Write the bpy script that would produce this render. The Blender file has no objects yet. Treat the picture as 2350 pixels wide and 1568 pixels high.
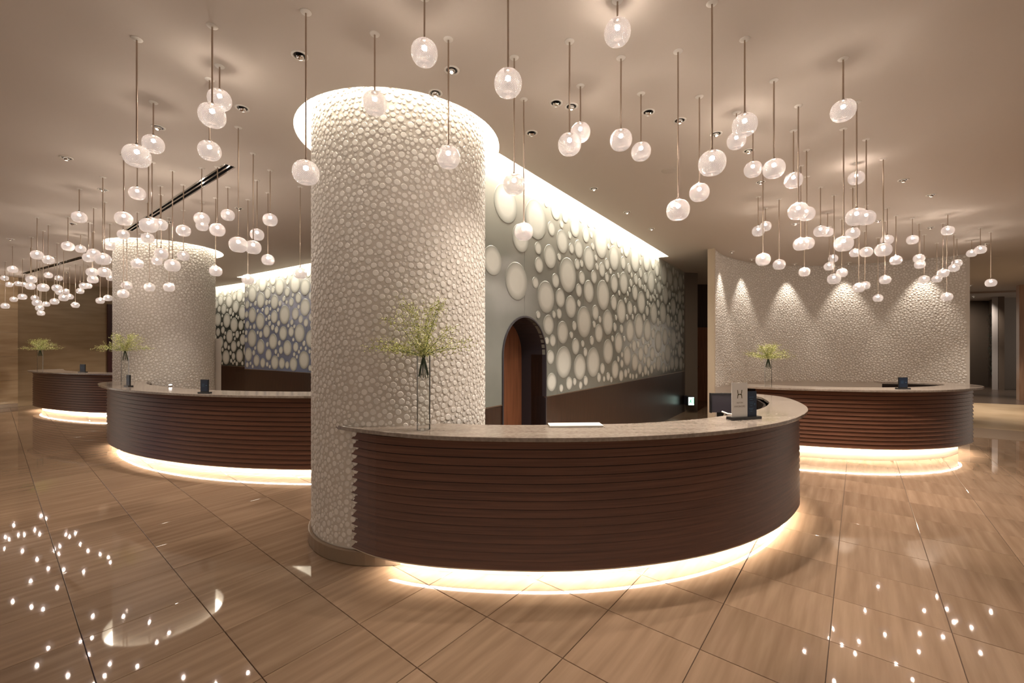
import bpy, bmesh, math, random
from mathutils import Vector, Matrix

# ------------------------------------------------------------------ frame
F, HZ, CX = 975.0, 795.0, 1175.0          # focal length in px, horizon row, centre column (2350x1568)
HC, CEIL = 1.60, 3.42                      # eye height, ceiling height
C = bpy.context.scene.collection
sc = bpy.context.scene

cam_d = bpy.data.cameras.new('camera'); cam = bpy.data.objects.new('camera', cam_d); C.objects.link(cam)
cam.location = (0, 0, HC); cam.rotation_euler = (math.radians(90), 0, 0)
cam_d.sensor_width = 36.0; cam_d.lens = 36.0 * F / 2350.0
cam_d.shift_y = (HZ - 784.0) / 2350.0
cam_d.clip_start = 0.05; cam_d.clip_end = 200
sc.camera = cam

world = bpy.data.worlds.new('world'); sc.world = world; world.use_nodes = True
bg = world.node_tree.nodes['Background']
bg.inputs[0].default_value = (1.0, 0.84, 0.69, 1); bg.inputs[1].default_value = 0.85

sc.view_settings.view_transform = 'Standard'
try: sc.view_settings.look = 'None'
except Exception: pass
sc.view_settings.gamma = 1.0
sc.view_settings.use_curve_mapping = False
sc.view_settings.exposure = 0.0
try:
    sc.cycles.max_bounces = 6; sc.cycles.diffuse_bounces = 3; sc.cycles.glossy_bounces = 3
    sc.cycles.transparent_max_bounces = 16; sc.cycles.transmission_bounces = 4
    sc.cycles.sample_clamp_indirect = 3.0; sc.cycles.use_light_tree = True
    sc.cycles.caustics_reflective = False; sc.cycles.caustics_refractive = False
    sc.cycles.use_denoising = True
except Exception: pass

# light levels
P_BULB = 690.0      # radiance of a pendant's bulb
P_COVE = 38.0       # radiance of the cove diffusers
P_TOE = 150.0        # radiance of the LED strip under a counter
P_SPOT = 200.0       # watt of a counter downlight
WARM = (1.0, 0.80, 0.60)
NEUT = (1.0, 0.88, 0.76)

# ------------------------------------------------------------------ helpers
def px(x, y, h):
    """plan point (X, Y) of a photo pixel known to lie at height h"""
    z = F * (HC - h) / (y - HZ)
    return ((x - CX) / F * z, z)

def tag(o, label=None, cat=None, group=None, kind=None):
    if label: o['label'] = label
    if cat: o['category'] = cat
    if group: o['group'] = group
    if kind: o['kind'] = kind
    return o

class MB:
    def __init__(s): s.v = []; s.f = []; s.m = []
    def add(s, vs, fs, mi=0):
        n = len(s.v); s.v += [tuple(v) for v in vs]
        s.f += [tuple(i + n for i in f) for f in fs]; s.m += [mi] * len(fs)
    def box(s, x0, x1, y0, y1, z0, z1, mi=0):
        s.add([(x0,y0,z0),(x1,y0,z0),(x1,y1,z0),(x0,y1,z0),(x0,y0,z1),(x1,y0,z1),(x1,y1,z1),(x0,y1,z1)],
              [(0,3,2,1),(4,5,6,7),(0,1,5,4),(1,2,6,5),(2,3,7,6),(3,0,4,7)], mi)
    def lathe(s, prof, n=24, c=(0,0,0), mi=0):
        vs = []; fs = []
        for r, z in prof:
            for k in range(n):
                a = 2*math.pi*k/n; vs.append((c[0]+r*math.cos(a), c[1]+r*math.sin(a), c[2]+z))
        for i in range(len(prof)-1):
            for k in range(n):
                k2 = (k+1) % n
                fs.append((i*n+k, i*n+k2, (i+1)*n+k2, (i+1)*n+k))
        s.add(vs, fs, mi)
    def disc(s, r, z, n=24, c=(0,0), up=True, mi=0):
        vs = [(c[0]+r*math.cos(2*math.pi*k/n), c[1]+r*math.sin(2*math.pi*k/n), z) for k in range(n)]
        s.add(vs, [tuple(range(n)) if up else tuple(reversed(range(n)))], mi)
    def tube(s, pts, r0, r1=None, n=6, mi=0):
        r1 = r0 if r1 is None else r1
        P = [Vector(p) for p in pts]; vs = []; fs = []
        for i, p in enumerate(P):
            t = (P[min(i+1, len(P)-1)] - P[max(i-1, 0)]).normalized()
            a = t.cross(Vector((0.13, 0.37, 0.92))).normalized(); b = t.cross(a)
            r = r0 + (r1-r0)*i/max(1, len(P)-1)
            for k in range(n):
                an = 2*math.pi*k/n; vs.append(p + (a*math.cos(an) + b*math.sin(an))*r)
        for i in range(len(P)-1):
            for k in range(n):
                k2 = (k+1) % n; fs.append((i*n+k, i*n+k2, (i+1)*n+k2, (i+1)*n+k))
        fs.append(tuple(reversed(range(n)))); fs.append(tuple(range((len(P)-1)*n, len(P)*n)))
        s.add(vs, fs, mi)
    def mesh(s, name, mats, smooth=False):
        me = bpy.data.meshes.new(name); me.from_pydata(s.v, [], s.f)
        for m in (mats if isinstance(mats, (list, tuple)) else [mats]): me.materials.append(m)
        if any(s.m): me.polygons.foreach_set('material_index', s.m)
        if smooth: me.polygons.foreach_set('use_smooth', [True]*len(me.polygons))
        me.update(); return me
    def build(s, name, mats, parent=None, smooth=False, fix=True):
        me = s.mesh(name, mats, smooth)
        if fix and len(s.f) < 60000:
            b = bmesh.new(); b.from_mesh(me); bmesh.ops.recalc_face_normals(b, faces=b.faces); b.to_mesh(me); b.free()
        return put(name, me, parent)

def put(name, me, parent=None, mat=None):
    o = bpy.data.objects.new(name, me); C.objects.link(o)
    if parent is not None: o.parent = parent
    if mat is not None: o.matrix_local = mat
    return o

def empty(name, loc=(0,0,0), rz=0.0):
    o = bpy.data.objects.new(name, None); C.objects.link(o)
    o.location = loc; o.rotation_euler = (0,0,rz); o.empty_display_size = 0.1
    return o

def copy_tree(o, parent=None):
    c = o.copy(); C.objects.link(c); c.parent = parent
    for ch in list(o.children): copy_tree(ch, c)
    return c

# ------------------------------------------------------------------ materials
def mat(name):
    m = bpy.data.materials.new(name); m.use_nodes = True
    nt = m.node_tree; b = nt.nodes['Principled BSDF']; return m, nt, b
def nd(nt, t, **kw):
    n = nt.nodes.new(t)
    for k, v in kw.items(): setattr(n, k, v)
    return n
def simple(name, col, rough=0.5, metal=0.0, spec=0.5, coat=0.0):
    m, nt, b = mat(name)
    b.inputs['Base Color'].default_value = (*col, 1); b.inputs['Roughness'].default_value = rough
    b.inputs['Metallic'].default_value = metal; b.inputs['Specular IOR Level'].default_value = spec
    b.inputs['Coat Weight'].default_value = coat
    return m
def emis(name, col, st):
    m = bpy.data.materials.new(name); m.use_nodes = True; nt = m.node_tree; nt.nodes.clear()
    e = nd(nt, 'ShaderNodeEmission'); o = nd(nt, 'ShaderNodeOutputMaterial')
    e.inputs[0].default_value = (*col, 1); e.inputs[1].default_value = st
    nt.links.new(e.outputs[0], o.inputs[0]); return m
def ramp(nt, fac, stops):
    r = nd(nt, 'ShaderNodeValToRGB'); el = r.color_ramp.elements
    el[0].position, el[0].color = stops[0][0], (*stops[0][1], 1)
    el[1].position, el[1].color = stops[-1][0], (*stops[-1][1], 1)
    for p, c in stops[1:-1]:
        e = el.new(p); e.color = (*c, 1)
    nt.links.new(fac, r.inputs[0]); return r.outputs[0]
def streaks(nt, scale, space='Object', rot=(0,0,0), detail=5.0):
    tc = nd(nt, 'ShaderNodeTexCoord'); mp = nd(nt, 'ShaderNodeMapping')
    mp.inputs['Scale'].default_value = scale; mp.inputs['Rotation'].default_value = rot
    nt.links.new(tc.outputs[space], mp.inputs[0])
    n = nd(nt, 'ShaderNodeTexNoise'); n.inputs['Scale'].default_value = 1.0; n.inputs['Detail'].default_value = detail
    nt.links.new(mp.outputs[0], n.inputs['Vector']); return n, mp

def wood(name, dark, light, scale, rough=0.38, coat=0.15, space='Object'):
    m, nt, b = mat(name); n, mp = streaks(nt, scale, space)
    c = ramp(nt, n.outputs[0], [(0.3, dark), (0.7, light)])
    nt.links.new(c, b.inputs['Base Color']); b.inputs['Roughness'].default_value = rough
    b.inputs['Coat Weight'].default_value = coat; b.inputs['Coat Roughness'].default_value = 0.25
    b.inputs['Specular IOR Level'].default_value = 0.35
    return m

M = {}
M['ceiling'] = simple('ceiling_paint', (0.66, 0.60, 0.54), 0.75, spec=0.2)
M['white'] = simple('white_paint', (0.85, 0.82, 0.76), 0.7)
M['slat'] = wood('counter_walnut', (0.105, 0.045, 0.026), (0.170, 0.074, 0.043), (2.0, 2.0, 70.0), 0.36, 0.0)
M['slat_back'] = simple('counter_backing', (0.012, 0.006, 0.004), 0.7, spec=0.2)
M['dark_wood'] = wood('dark_wainscot', (0.030, 0.014, 0.008), (0.055, 0.026, 0.015), (40.0, 40.0, 2.5), 0.35)
M['door_wood'] = wood('door_walnut', (0.16, 0.060, 0.030), (0.27, 0.11, 0.055), (60.0, 60.0, 2.0), 0.35)
M['plinth'] = simple('plinth_stone', (0.62, 0.52, 0.41), 0.45)
M['skirt'] = simple('skirting_stone', (0.26, 0.19, 0.135), 0.3)
M['metal'] = simple('brushed_steel', (0.55, 0.45, 0.37), 0.28, 1.0)
M['chrome'] = simple('chrome', (0.8, 0.78, 0.75), 0.12, 1.0)
M['black'] = simple('black_plastic', (0.012, 0.012, 0.014), 0.25)
M['dark_grey'] = simple('dark_grey_panel', (0.035, 0.032, 0.04), 0.3)
M['screen_back'] = simple('monitor_shell', (0.04, 0.035, 0.045), 0.35)
M['blue'] = simple('navy_print', (0.002, 0.014, 0.045), 0.4)
M['blue_light'] = simple('pale_blue_print', (0.05, 0.13, 0.22), 0.5)
M['card'] = simple('white_card', (0.86, 0.84, 0.80), 0.4)
M['ink'] = simple('olive_ink', (0.10, 0.085, 0.04), 0.5)
M['ink2'] = simple('grey_ink', (0.42, 0.36, 0.32), 0.5)
M['paper'] = simple('white_paper', (0.85, 0.82, 0.78), 0.6)
M['stem'] = simple('stem_green', (0.10, 0.16, 0.035), 0.5)
M['stem_dark'] = simple('dark_stem_green', (0.025, 0.045, 0.015), 0.5)
M['beige'] = simple('beige_plaster', (0.60, 0.50, 0.38), 0.6)
M['grey_wall'] = simple('grey_brown_wall', (0.17, 0.13, 0.10), 0.5)
M['grey_wall2'] = simple('pale_grey_wall', (0.42, 0.38, 0.36), 0.5)
M['dark_carpet'] = simple('dark_stone_floor', (0.085, 0.06, 0.045), 0.25)
M['led'] = emis('led_strip', (1.0, 0.88, 0.72), P_TOE)
M['cove'] = emis('cove_diffuser', (1.0, 0.89, 0.73), P_COVE)
M['bulb'] = emis('pendant_bulb', (1.0, 0.86, 0.745), P_BULB)
M['exit'] = emis('exit_sign_face', (0.75, 1.0, 0.88), 2.5)
M['exit_green'] = emis('exit_sign_green', (0.05, 0.55, 0.25), 1.0)
M['lens'] = emis('downlight_lens', (1.0, 0.86, 0.7), 2.5)

def m_pebble(name, c1, c2, bump=0.0):
    m, nt, b = mat(name); g = nd(nt, 'ShaderNodeNewGeometry'); oi = nd(nt, 'ShaderNodeObjectInfo')
    a = nd(nt, 'ShaderNodeMath', operation='ADD'); fr = nd(nt, 'ShaderNodeMath', operation='FRACT')
    nt.links.new(g.outputs['Random Per Island'], a.inputs[0]); nt.links.new(oi.outputs['Random'], a.inputs[1])
    nt.links.new(a.outputs[0], fr.inputs[0])
    c = ramp(nt, fr.outputs[0], [(0.0, c1), (0.8, c2), (1.0, c2)])
    nt.links.new(c, b.inputs['Base Color']); b.inputs['Roughness'].default_value = 0.58
    return m
M['pebble'] = m_pebble('white_pebble', (0.70, 0.66, 0.61), (0.82, 0.78, 0.73))
M['grout'] = simple('pebble_grout', (0.60, 0.55, 0.49), 0.8)

def m_tile():
    m, nt, b = mat('travertine_tile')
    n, mp = streaks(nt, (1.1, 16.0, 16.0), 'Object', detail=4.0)
    oi = nd(nt, 'ShaderNodeObjectInfo'); g = nd(nt, 'ShaderNodeNewGeometry')
    add = nd(nt, 'ShaderNodeMath', operation='ADD'); mul = nd(nt, 'ShaderNodeMath', operation='MULTIPLY')
    nt.links.new(oi.outputs['Random'], add.inputs[0]); nt.links.new(g.outputs['Random Per Island'], add.inputs[1])
    nt.links.new(add.outputs[0], mul.inputs[0]); mul.inputs[1].default_value = 37.0
    cx = nd(nt, 'ShaderNodeCombineXYZ'); nt.links.new(mul.outputs[0], cx.inputs[0]); nt.links.new(mul.outputs[0], cx.inputs[1])
    va = nd(nt, 'ShaderNodeVectorMath', operation='ADD')
    nt.links.new(mp.outputs[0], va.inputs[0]); nt.links.new(cx.outputs[0], va.inputs[1])
    nt.links.new(va.outputs[0], n.inputs['Vector'])
    c = ramp(nt, n.outputs[0], [(0.25, (0.22, 0.142, 0.091)), (0.5, (0.27, 0.178, 0.117)), (0.75, (0.33, 0.225, 0.152))])
    fr = nd(nt, 'ShaderNodeMath', operation='FRACT'); nt.links.new(add.outputs[0], fr.inputs[0])
    mr = nd(nt, 'ShaderNodeMapRange'); nt.links.new(fr.outputs[0], mr.inputs[0])
    mr.inputs[3].default_value = 0.88; mr.inputs[4].default_value = 1.08
    mx = nd(nt, 'ShaderNodeVectorMath', operation='SCALE'); nt.links.new(c, mx.inputs[0]); nt.links.new(mr.outputs[0], mx.inputs['Scale'])
    nt.links.new(mx.outputs[0], b.inputs['Base Color'])
    b.inputs['Roughness'].default_value = 0.03; b.inputs['IOR'].default_value = 1.5
    return m
M['tile'] = m_tile()
M['joint'] = simple('tile_joint', (0.07, 0.04, 0.025), 0.7)

def m_granite():
    m, nt, b = mat('taupe_granite'); n, mp = streaks(nt, (40, 40, 40), 'Object', detail=8.0)
    n2, mp2 = streaks(nt, (2.0, 9.0, 5.0), 'Object', rot=(0,0,0.5))
    a = nd(nt, 'ShaderNodeMath', operation='ADD'); nt.links.new(n.outputs[0], a.inputs[0]); nt.links.new(n2.outputs[0], a.inputs[1])
    h = nd(nt, 'ShaderNodeMath', operation='MULTIPLY'); nt.links.new(a.outputs[0], h.inputs[0]); h.inputs[1].default_value = 0.5
    c = ramp(nt, h.outputs[0], [(0.36, (0.21, 0.165, 0.133)), (0.5, (0.28, 0.232, 0.193)), (0.66, (0.36, 0.305, 0.262))])
    nt.links.new(c, b.inputs['Base Color']); b.inputs['Roughness'].default_value = 0.13
    return m
M['granite'] = m_granite()

def m_travertine(name, dark, light, sc_=(1.2, 1.2, 9.0)):
    m, nt, b = mat(name); n, mp = streaks(nt, sc_, 'Object', detail=6)
    c = ramp(nt, n.outputs[0], [(0.3, dark), (0.7, light)])
    nt.links.new(c, b.inputs['Base Color']); b.inputs['Roughness'].default_value = 0.3
    return m
M['travertine'] = m_travertine('travertine_wall', (0.27, 0.19, 0.11), (0.36, 0.265, 0.165))
M['travertine2'] = m_travertine('pale_travertine', (0.36, 0.25, 0.145), (0.52, 0.39, 0.25))
M['wall_wood'] = m_travertine('tan_wood_panel', (0.30, 0.16, 0.09), (0.42, 0.25, 0.15), (20, 20, 1.5))

def m_glass_panel(name, c1, c2):
    m, nt, b = mat(name); n, mp = streaks(nt, (0.8, 0.8, 0.8), 'Object')
    c = ramp(nt, n.outputs[0], [(0.3, c1), (0.7, c2)])
    nt.links.new(c, b.inputs['Base Color']); b.inputs['Roughness'].default_value = 0.17
    b.inputs['Specular IOR Level'].default_value = 0.7
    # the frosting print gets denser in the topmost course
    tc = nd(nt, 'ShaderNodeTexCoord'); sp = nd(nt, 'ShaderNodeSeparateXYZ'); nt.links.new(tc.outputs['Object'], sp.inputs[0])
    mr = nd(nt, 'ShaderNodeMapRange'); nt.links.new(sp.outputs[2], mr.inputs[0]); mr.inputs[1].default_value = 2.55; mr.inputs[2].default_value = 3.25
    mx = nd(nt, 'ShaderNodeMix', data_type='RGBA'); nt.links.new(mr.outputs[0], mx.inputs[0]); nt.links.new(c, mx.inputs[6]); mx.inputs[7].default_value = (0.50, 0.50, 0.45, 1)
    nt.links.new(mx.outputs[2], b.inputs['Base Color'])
    return m
M['panel'] = m_glass_panel('grey_green_glass', (0.17, 0.18, 0.16), (0.27, 0.28, 0.255))
M['panel_blue_glow'] = m_glass_panel('blue_glow_tint', (0.17, 0.20, 0.29), (0.22, 0.26, 0.42))  # blue glow on the left wall, put into the glass colour
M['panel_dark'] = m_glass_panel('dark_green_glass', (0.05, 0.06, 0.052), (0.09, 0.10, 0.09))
def m_disc():
    # frosted print: densest in the middle, thinning towards the rim
    m, nt, b = mat('frosted_disc')
    tc = nd(nt, 'ShaderNodeTexCoord'); ln = nd(nt, 'ShaderNodeVectorMath', operation='LENGTH')
    nt.links.new(tc.outputs['UV'], ln.inputs[0])
    c = ramp(nt, ln.outputs['Value'], [(0.0, (0.74, 0.75, 0.70)), (0.60, (0.70, 0.71, 0.66)), (0.86, (0.44, 0.45, 0.41)), (1.0, (0.25, 0.26, 0.235))])
    nt.links.new(c, b.inputs['Base Color']); b.inputs['Roughness'].default_value = 0.35
    return m
M['disc'] = m_disc()

def m_globe():
    m = bpy.data.materials.new('cut_glass_globe'); m.use_nodes = True; nt = m.node_tree; nt.nodes.clear()
    tc = nd(nt, 'ShaderNodeTexCoord'); sp = nd(nt, 'ShaderNodeSeparateXYZ'); nt.links.new(tc.outputs['Object'], sp.inputs[0])
    at = nd(nt, 'ShaderNodeMath', operation='ARCTAN2'); nt.links.new(sp.outputs[1], at.inputs[0]); nt.links.new(sp.outputs[0], at.inputs[1])
    ua = nd(nt, 'ShaderNodeMath', operation='MULTIPLY'); nt.links.new(at.outputs[0], ua.inputs[0]); ua.inputs[1].default_value = 22.0
    va = nd(nt, 'ShaderNodeMath', operation='MULTIPLY'); nt.links.new(sp.outputs[2], va.inputs[0]); va.inputs[1].default_value = 380.0
    def sn(op):
        a = nd(nt, 'ShaderNodeMath', operation=op); nt.links.new(ua.outputs[0], a.inputs[0]); nt.links.new(va.outputs[0], a.inputs[1])
        s_ = nd(nt, 'ShaderNodeMath', operation='SINE'); nt.links.new(a.outputs[0], s_.inputs[0]); 
        b_ = nd(nt, 'ShaderNodeMath', operation='ABSOLUTE'); nt.links.new(s_.outputs[0], b_.inputs[0]); return b_
    p = nd(nt, 'ShaderNodeMath', operation='MULTIPLY'); nt.links.new(sn('ADD').outputs[0], p.inputs[0]); nt.links.new(sn('SUBTRACT').outputs[0], p.inputs[1])
    bp = nd(nt, 'ShaderNodeBump'); bp.inputs['Strength'].default_value = 0.9; bp.inputs['Distance'].default_value = 0.003
    nt.links.new(p.outputs[0], bp.inputs['Height'])
    gl = nd(nt, 'ShaderNodeBsdfGlossy'); gl.inputs['Roughness'].default_value = 0.12; gl.inputs[0].default_value = (1, .97, .93, 1)
    tl = nd(nt, 'ShaderNodeBsdfTranslucent'); tl.inputs[0].default_value = (0.040, 0.0365, 0.0345, 1)
    df = nd(nt, 'ShaderNodeBsdfDiffuse'); df.inputs[0].default_value = (0.10, 0.09, 0.085, 1)
    for n in (gl, tl, df): nt.links.new(bp.outputs[0], n.inputs['Normal'])
    em = nd(nt, 'ShaderNodeEmission'); em.inputs[0].default_value = (1.0, 0.84, 0.76, 1); em.inputs[1].default_value = 0.34
    tr = nd(nt, 'ShaderNodeBsdfTransparent'); tr.inputs[0].default_value = (1, 0.98, 0.96, 1)
    m1 = nd(nt, 'ShaderNodeMixShader'); m1.inputs[0].default_value = 0.35; nt.links.new(tl.outputs[0], m1.inputs[1]); nt.links.new(df.outputs[0], m1.inputs[2])
    lw = nd(nt, 'ShaderNodeLayerWeight'); lw.inputs[0].default_value = 0.25; nt.links.new(bp.outputs[0], lw.inputs['Normal'])
    m2 = nd(nt, 'ShaderNodeMixShader'); nt.links.new(lw.outputs['Fresnel'], m2.inputs[0]); nt.links.new(m1.outputs[0], m2.inputs[1]); nt.links.new(gl.outputs[0], m2.inputs[2])
    ad = nd(nt, 'ShaderNodeAddShader'); nt.links.new(m2.outputs[0], ad.inputs[0]); nt.links.new(em.outputs[0], ad.inputs[1])
    # facets: valleys of the cut pattern are clearer
    fr = nd(nt, 'ShaderNodeMapRange'); nt.links.new(p.outputs[0], fr.inputs[0]); fr.inputs[3].default_value = 0.58; fr.inputs[4].default_value = 0.86
    m3 = nd(nt, 'ShaderNodeMixShader'); nt.links.new(fr.outputs[0], m3.inputs[0]); nt.links.new(tr.outputs[0], m3.inputs[1]); nt.links.new(ad.outputs[0], m3.inputs[2])
    o = nd(nt, 'ShaderNodeOutputMaterial'); nt.links.new(m3.outputs[0], o.inputs[0])
    return m
M['globe'] = m_globe()

def m_vase():
    m = bpy.data.materials.new('clear_glass'); m.use_nodes = True; nt = m.node_tree; nt.nodes.clear()
    lw = nd(nt, 'ShaderNodeLayerWeight'); lw.inputs[0].default_value = 0.13
    gl = nd(nt, 'ShaderNodeBsdfGlossy'); gl.inputs['Roughness'].default_value = 0.03
    tr = nd(nt, 'ShaderNodeBsdfTransparent'); tr.inputs[0].default_value = (0.97, 0.98, 0.975, 1)
    mx = nd(nt, 'ShaderNodeMixShader'); nt.links.new(lw.outputs['Fresnel'], mx.inputs[0]); nt.links.new(tr.outputs[0], mx.inputs[1]); nt.links.new(gl.outputs[0], mx.inputs[2])
    o = nd(nt, 'ShaderNodeOutputMaterial'); nt.links.new(mx.outputs[0], o.inputs[0]); return m
M['vase'] = m_vase()
def m_leaf():
    m, nt, b = mat('yellow_green_leaf'); g = nd(nt, 'ShaderNodeNewGeometry')
    c = ramp(nt, g.outputs['Random Per Island'], [(0.0, (0.34, 0.38, 0.08)), (0.5, (0.66, 0.68, 0.24)), (1.0, (0.90, 0.88, 0.55))])
    nt.links.new(c, b.inputs['Base Color']); b.inputs['Roughness'].default_value = 0.5
    return m
M['leaf'] = m_leaf()

# ------------------------------------------------------------------ plan of the room
GA = 0.683946; GO = (-1.5285, 1.6537); GU, GV = 0.51232, 0.52705
E2 = (math.sin(GA), math.cos(GA)); E1 = (math.cos(GA), -math.sin(GA))      # along / across the tile rows
COL1 = (-0.995, 3.855); COL2 = (-6.48, 7.98); RC, RR = 0.745, 0.879
SA0, SA1 = (-0.123, 4.0), (3.17, 8.60)                                      # front edge of the cove along the feature wall
dA = Vector((SA1[0]-SA0[0], SA1[1]-SA0[1])); dA.normalize(); nA = Vector((-dA.y, dA.x))   # nA points behind the wall
PA0 = Vector(SA0) + nA*0.2
SB0, SB1 = Vector((-7.25, 11.18)), Vector((-3.6, 8.76))
dB = (SB1-SB0).normalized(); nB = Vector((-dB.y, dB.x)); PB0 = SB0 + nB*0.2
SC0, SC1 = Vector((-9.6, 13.35)), Vector((-7.0, 11.72))
dC = (SC1-SC0).normalized(); nC = Vector((-dC.y, dC.x)); PC0 = SC0 + nC*0.2

# ------------------------------------------------------------------ floor
def build_floor():
    b = MB(); b.box(-17, 24, -7, 26, -0.06, -0.006)
    fl = b.build('floor', M['joint']); tag(fl, kind='structure')
    gap = 0.0016
    def tile_mb(mb, x, y):
        pass
    # unit tile in its own frame: x along E2 (u), y along E1 (v)
    def unit(mb, M_=None):
        a, c = GU/2-gap, GV/2-gap; ch = 0.0015
        vs = [(-a,-c,-0.012),(a,-c,-0.012),(a,c,-0.012),(-a,c,-0.012),(-a,-c,-ch),(a,-c,-ch),(a,c,-ch),(-a,c,-ch),
              (-a+ch,-c+ch,0),(a-ch,-c+ch,0),(a-ch,c-ch,0),(-a+ch,c-ch,0)]
        fs = [(0,1,5,4),(1,2,6,5),(2,3,7,6),(3,0,4,7),(4,5,9,8),(5,6,10,9),(6,7,11,10),(7,4,8,11),(8,9,10,11)]
        if M_ is not None: vs = [tuple(M_ @ Vector(v)) for v in vs]
        mb.add(vs, fs)
    ang = math.atan2(E2[1], E2[0])
    rnd = random.Random(3); vis = []; rest = []
    for i in range(-40, 60):
        for j in range(-50, 50):
            u, v = (i+.5)*GU, (j+.5)*GV
            X = GO[0]+u*E2[0]+v*E1[0]; Y = GO[1]+u*E2[1]+v*E1[1]
            if not (-16.5 < X < 16 and -6.5 < Y < 17): continue
            if X > 7.6 and Y > 7.6 + 0.0*X: continue
            if Y > 1.5 and abs(X) < 1.30*Y+0.5: vis.append((Y, X, Y))
            else: rest.append((X, Y))
    vis.sort()
    # leave out of the named tiles those hidden behind the counters' line
    def hidden(X, Y):
        return (-1.2 < X < 2.7 and 3.4 < Y < 5.0) or (Y > 3.3 and -1.5 < X < .2) 
    near = [t for t in vis if not hidden(t[1], t[2])][:296]
    ns = set(near)
    me = None; mb = MB(); unit(mb); me = mb.mesh('floor_tile', M['tile'])
    R = Matrix.Rotation(ang, 4, 'Z') @ Matrix.Scale(1, 4)
    flip = Matrix.Rotation(0, 4, 'Z')
    for (_, X, Y) in near:
        dz = rnd.uniform(-0.0004, 0.0004)
        put('floor_tile', me, fl, Matrix.Translation((X, Y, dz)) @ R)
    mb = MB()
    for t in vis:
        if t not in ns: unit(mb, Matrix.Translation((t[1], t[2], 0)) @ R)
    for X, Y in rest: unit(mb, Matrix.Translation((X, Y, 0)) @ R)
    # own frame, so that the veins run along the rows
    Ri = R.inverted(); mb.v = [tuple(Ri @ Vector(v)) for v in mb.v]
    o = put('floor_tiles', mb.mesh('floor_tiles', M['tile']), fl, R); tag(o, kind='stuff')
    # bands of other stone beyond the lounge at the right
    def band(name, pix, m, z):
        q = [px(x, y, z) for x, y in pix]; bb = MB()
        bb.add([(a[0], a[1], z) for a in q] + [(a[0], a[1], -0.01) for a in q], [(0,1,2,3),(0,1,5,4),(1,2,6,5),(2,3,7,6),(3,0,4,7)])
        o = bb.build(name, m, fl); return o
    band('stone_threshold', [(2150, 997), (2700, 1040), (2700, 1018), (2150, 975)], M['skirt'], 0.004)
    band('pale_stone_floor', [(2150, 976), (2700, 1019), (2700, 945), (2150, 921)], M['travertine2'], 0.003)
    band('dark_stone_floor', [(2150, 921.5), (2700, 945.5), (2700, 872), (2150, 872)], M['dark_carpet'], 0.002)
    return fl
build_floor()

# ------------------------------------------------------------------ ceiling with coves
def ring_pts(c, r, a0=0, a1=360, n=72):
    k = max(2, int(round(n*(a1-a0)/360.0)))
    full = abs(a1-a0-360) < 1e-6
    return [(c[0]+r*math.cos(math.radians(a0+(a1-a0)*i/k)), c[1]+r*math.sin(math.radians(a0+(a1-a0)*i/k))) for i in range(k if full else k+1)]
def slot(p0, p1, n, w=0.2):
    p0, p1 = Vector(p0), Vector(p1)
    return [tuple(p0), tuple(p1), tuple(p1+n*w), tuple(p0+n*w)]
loopA = ring_pts(COL1, RR, 30, 372, 72)
endB = Vector(SA1) + nA*0.2
# meeting of the panel line and the ring
q = PA0 - Vector(COL1); bq = q.dot(dA); sA = -bq + math.sqrt(max(0, bq*bq - (q.dot(q)-RR*RR)))
loopA = loopA + [SA0, SA1, tuple(endB), tuple(PA0 + dA*sA)]
loops = [loopA, ring_pts(COL2, RR), slot(SB0, SB1, nB), slot(SC0, SC1, nC)]
# linear air slots
def airslot(a, b, w=0.05):
    a, b = Vector(a), Vector(b); d = (b-a).normalized(); n = Vector((-d.y, d.x))*w/2
    return [tuple(a-n), tuple(b-n), tuple(b+n), tuple(a+n)]
def cpx(x, y): return px(x, y, CEIL)
air1 = airslot(cpx(528, 380), cpx(296, 529), 0.075); air2 = airslot(cpx(190, 590), cpx(55, 628), 0.075)
loops += [air1, air2]

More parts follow.
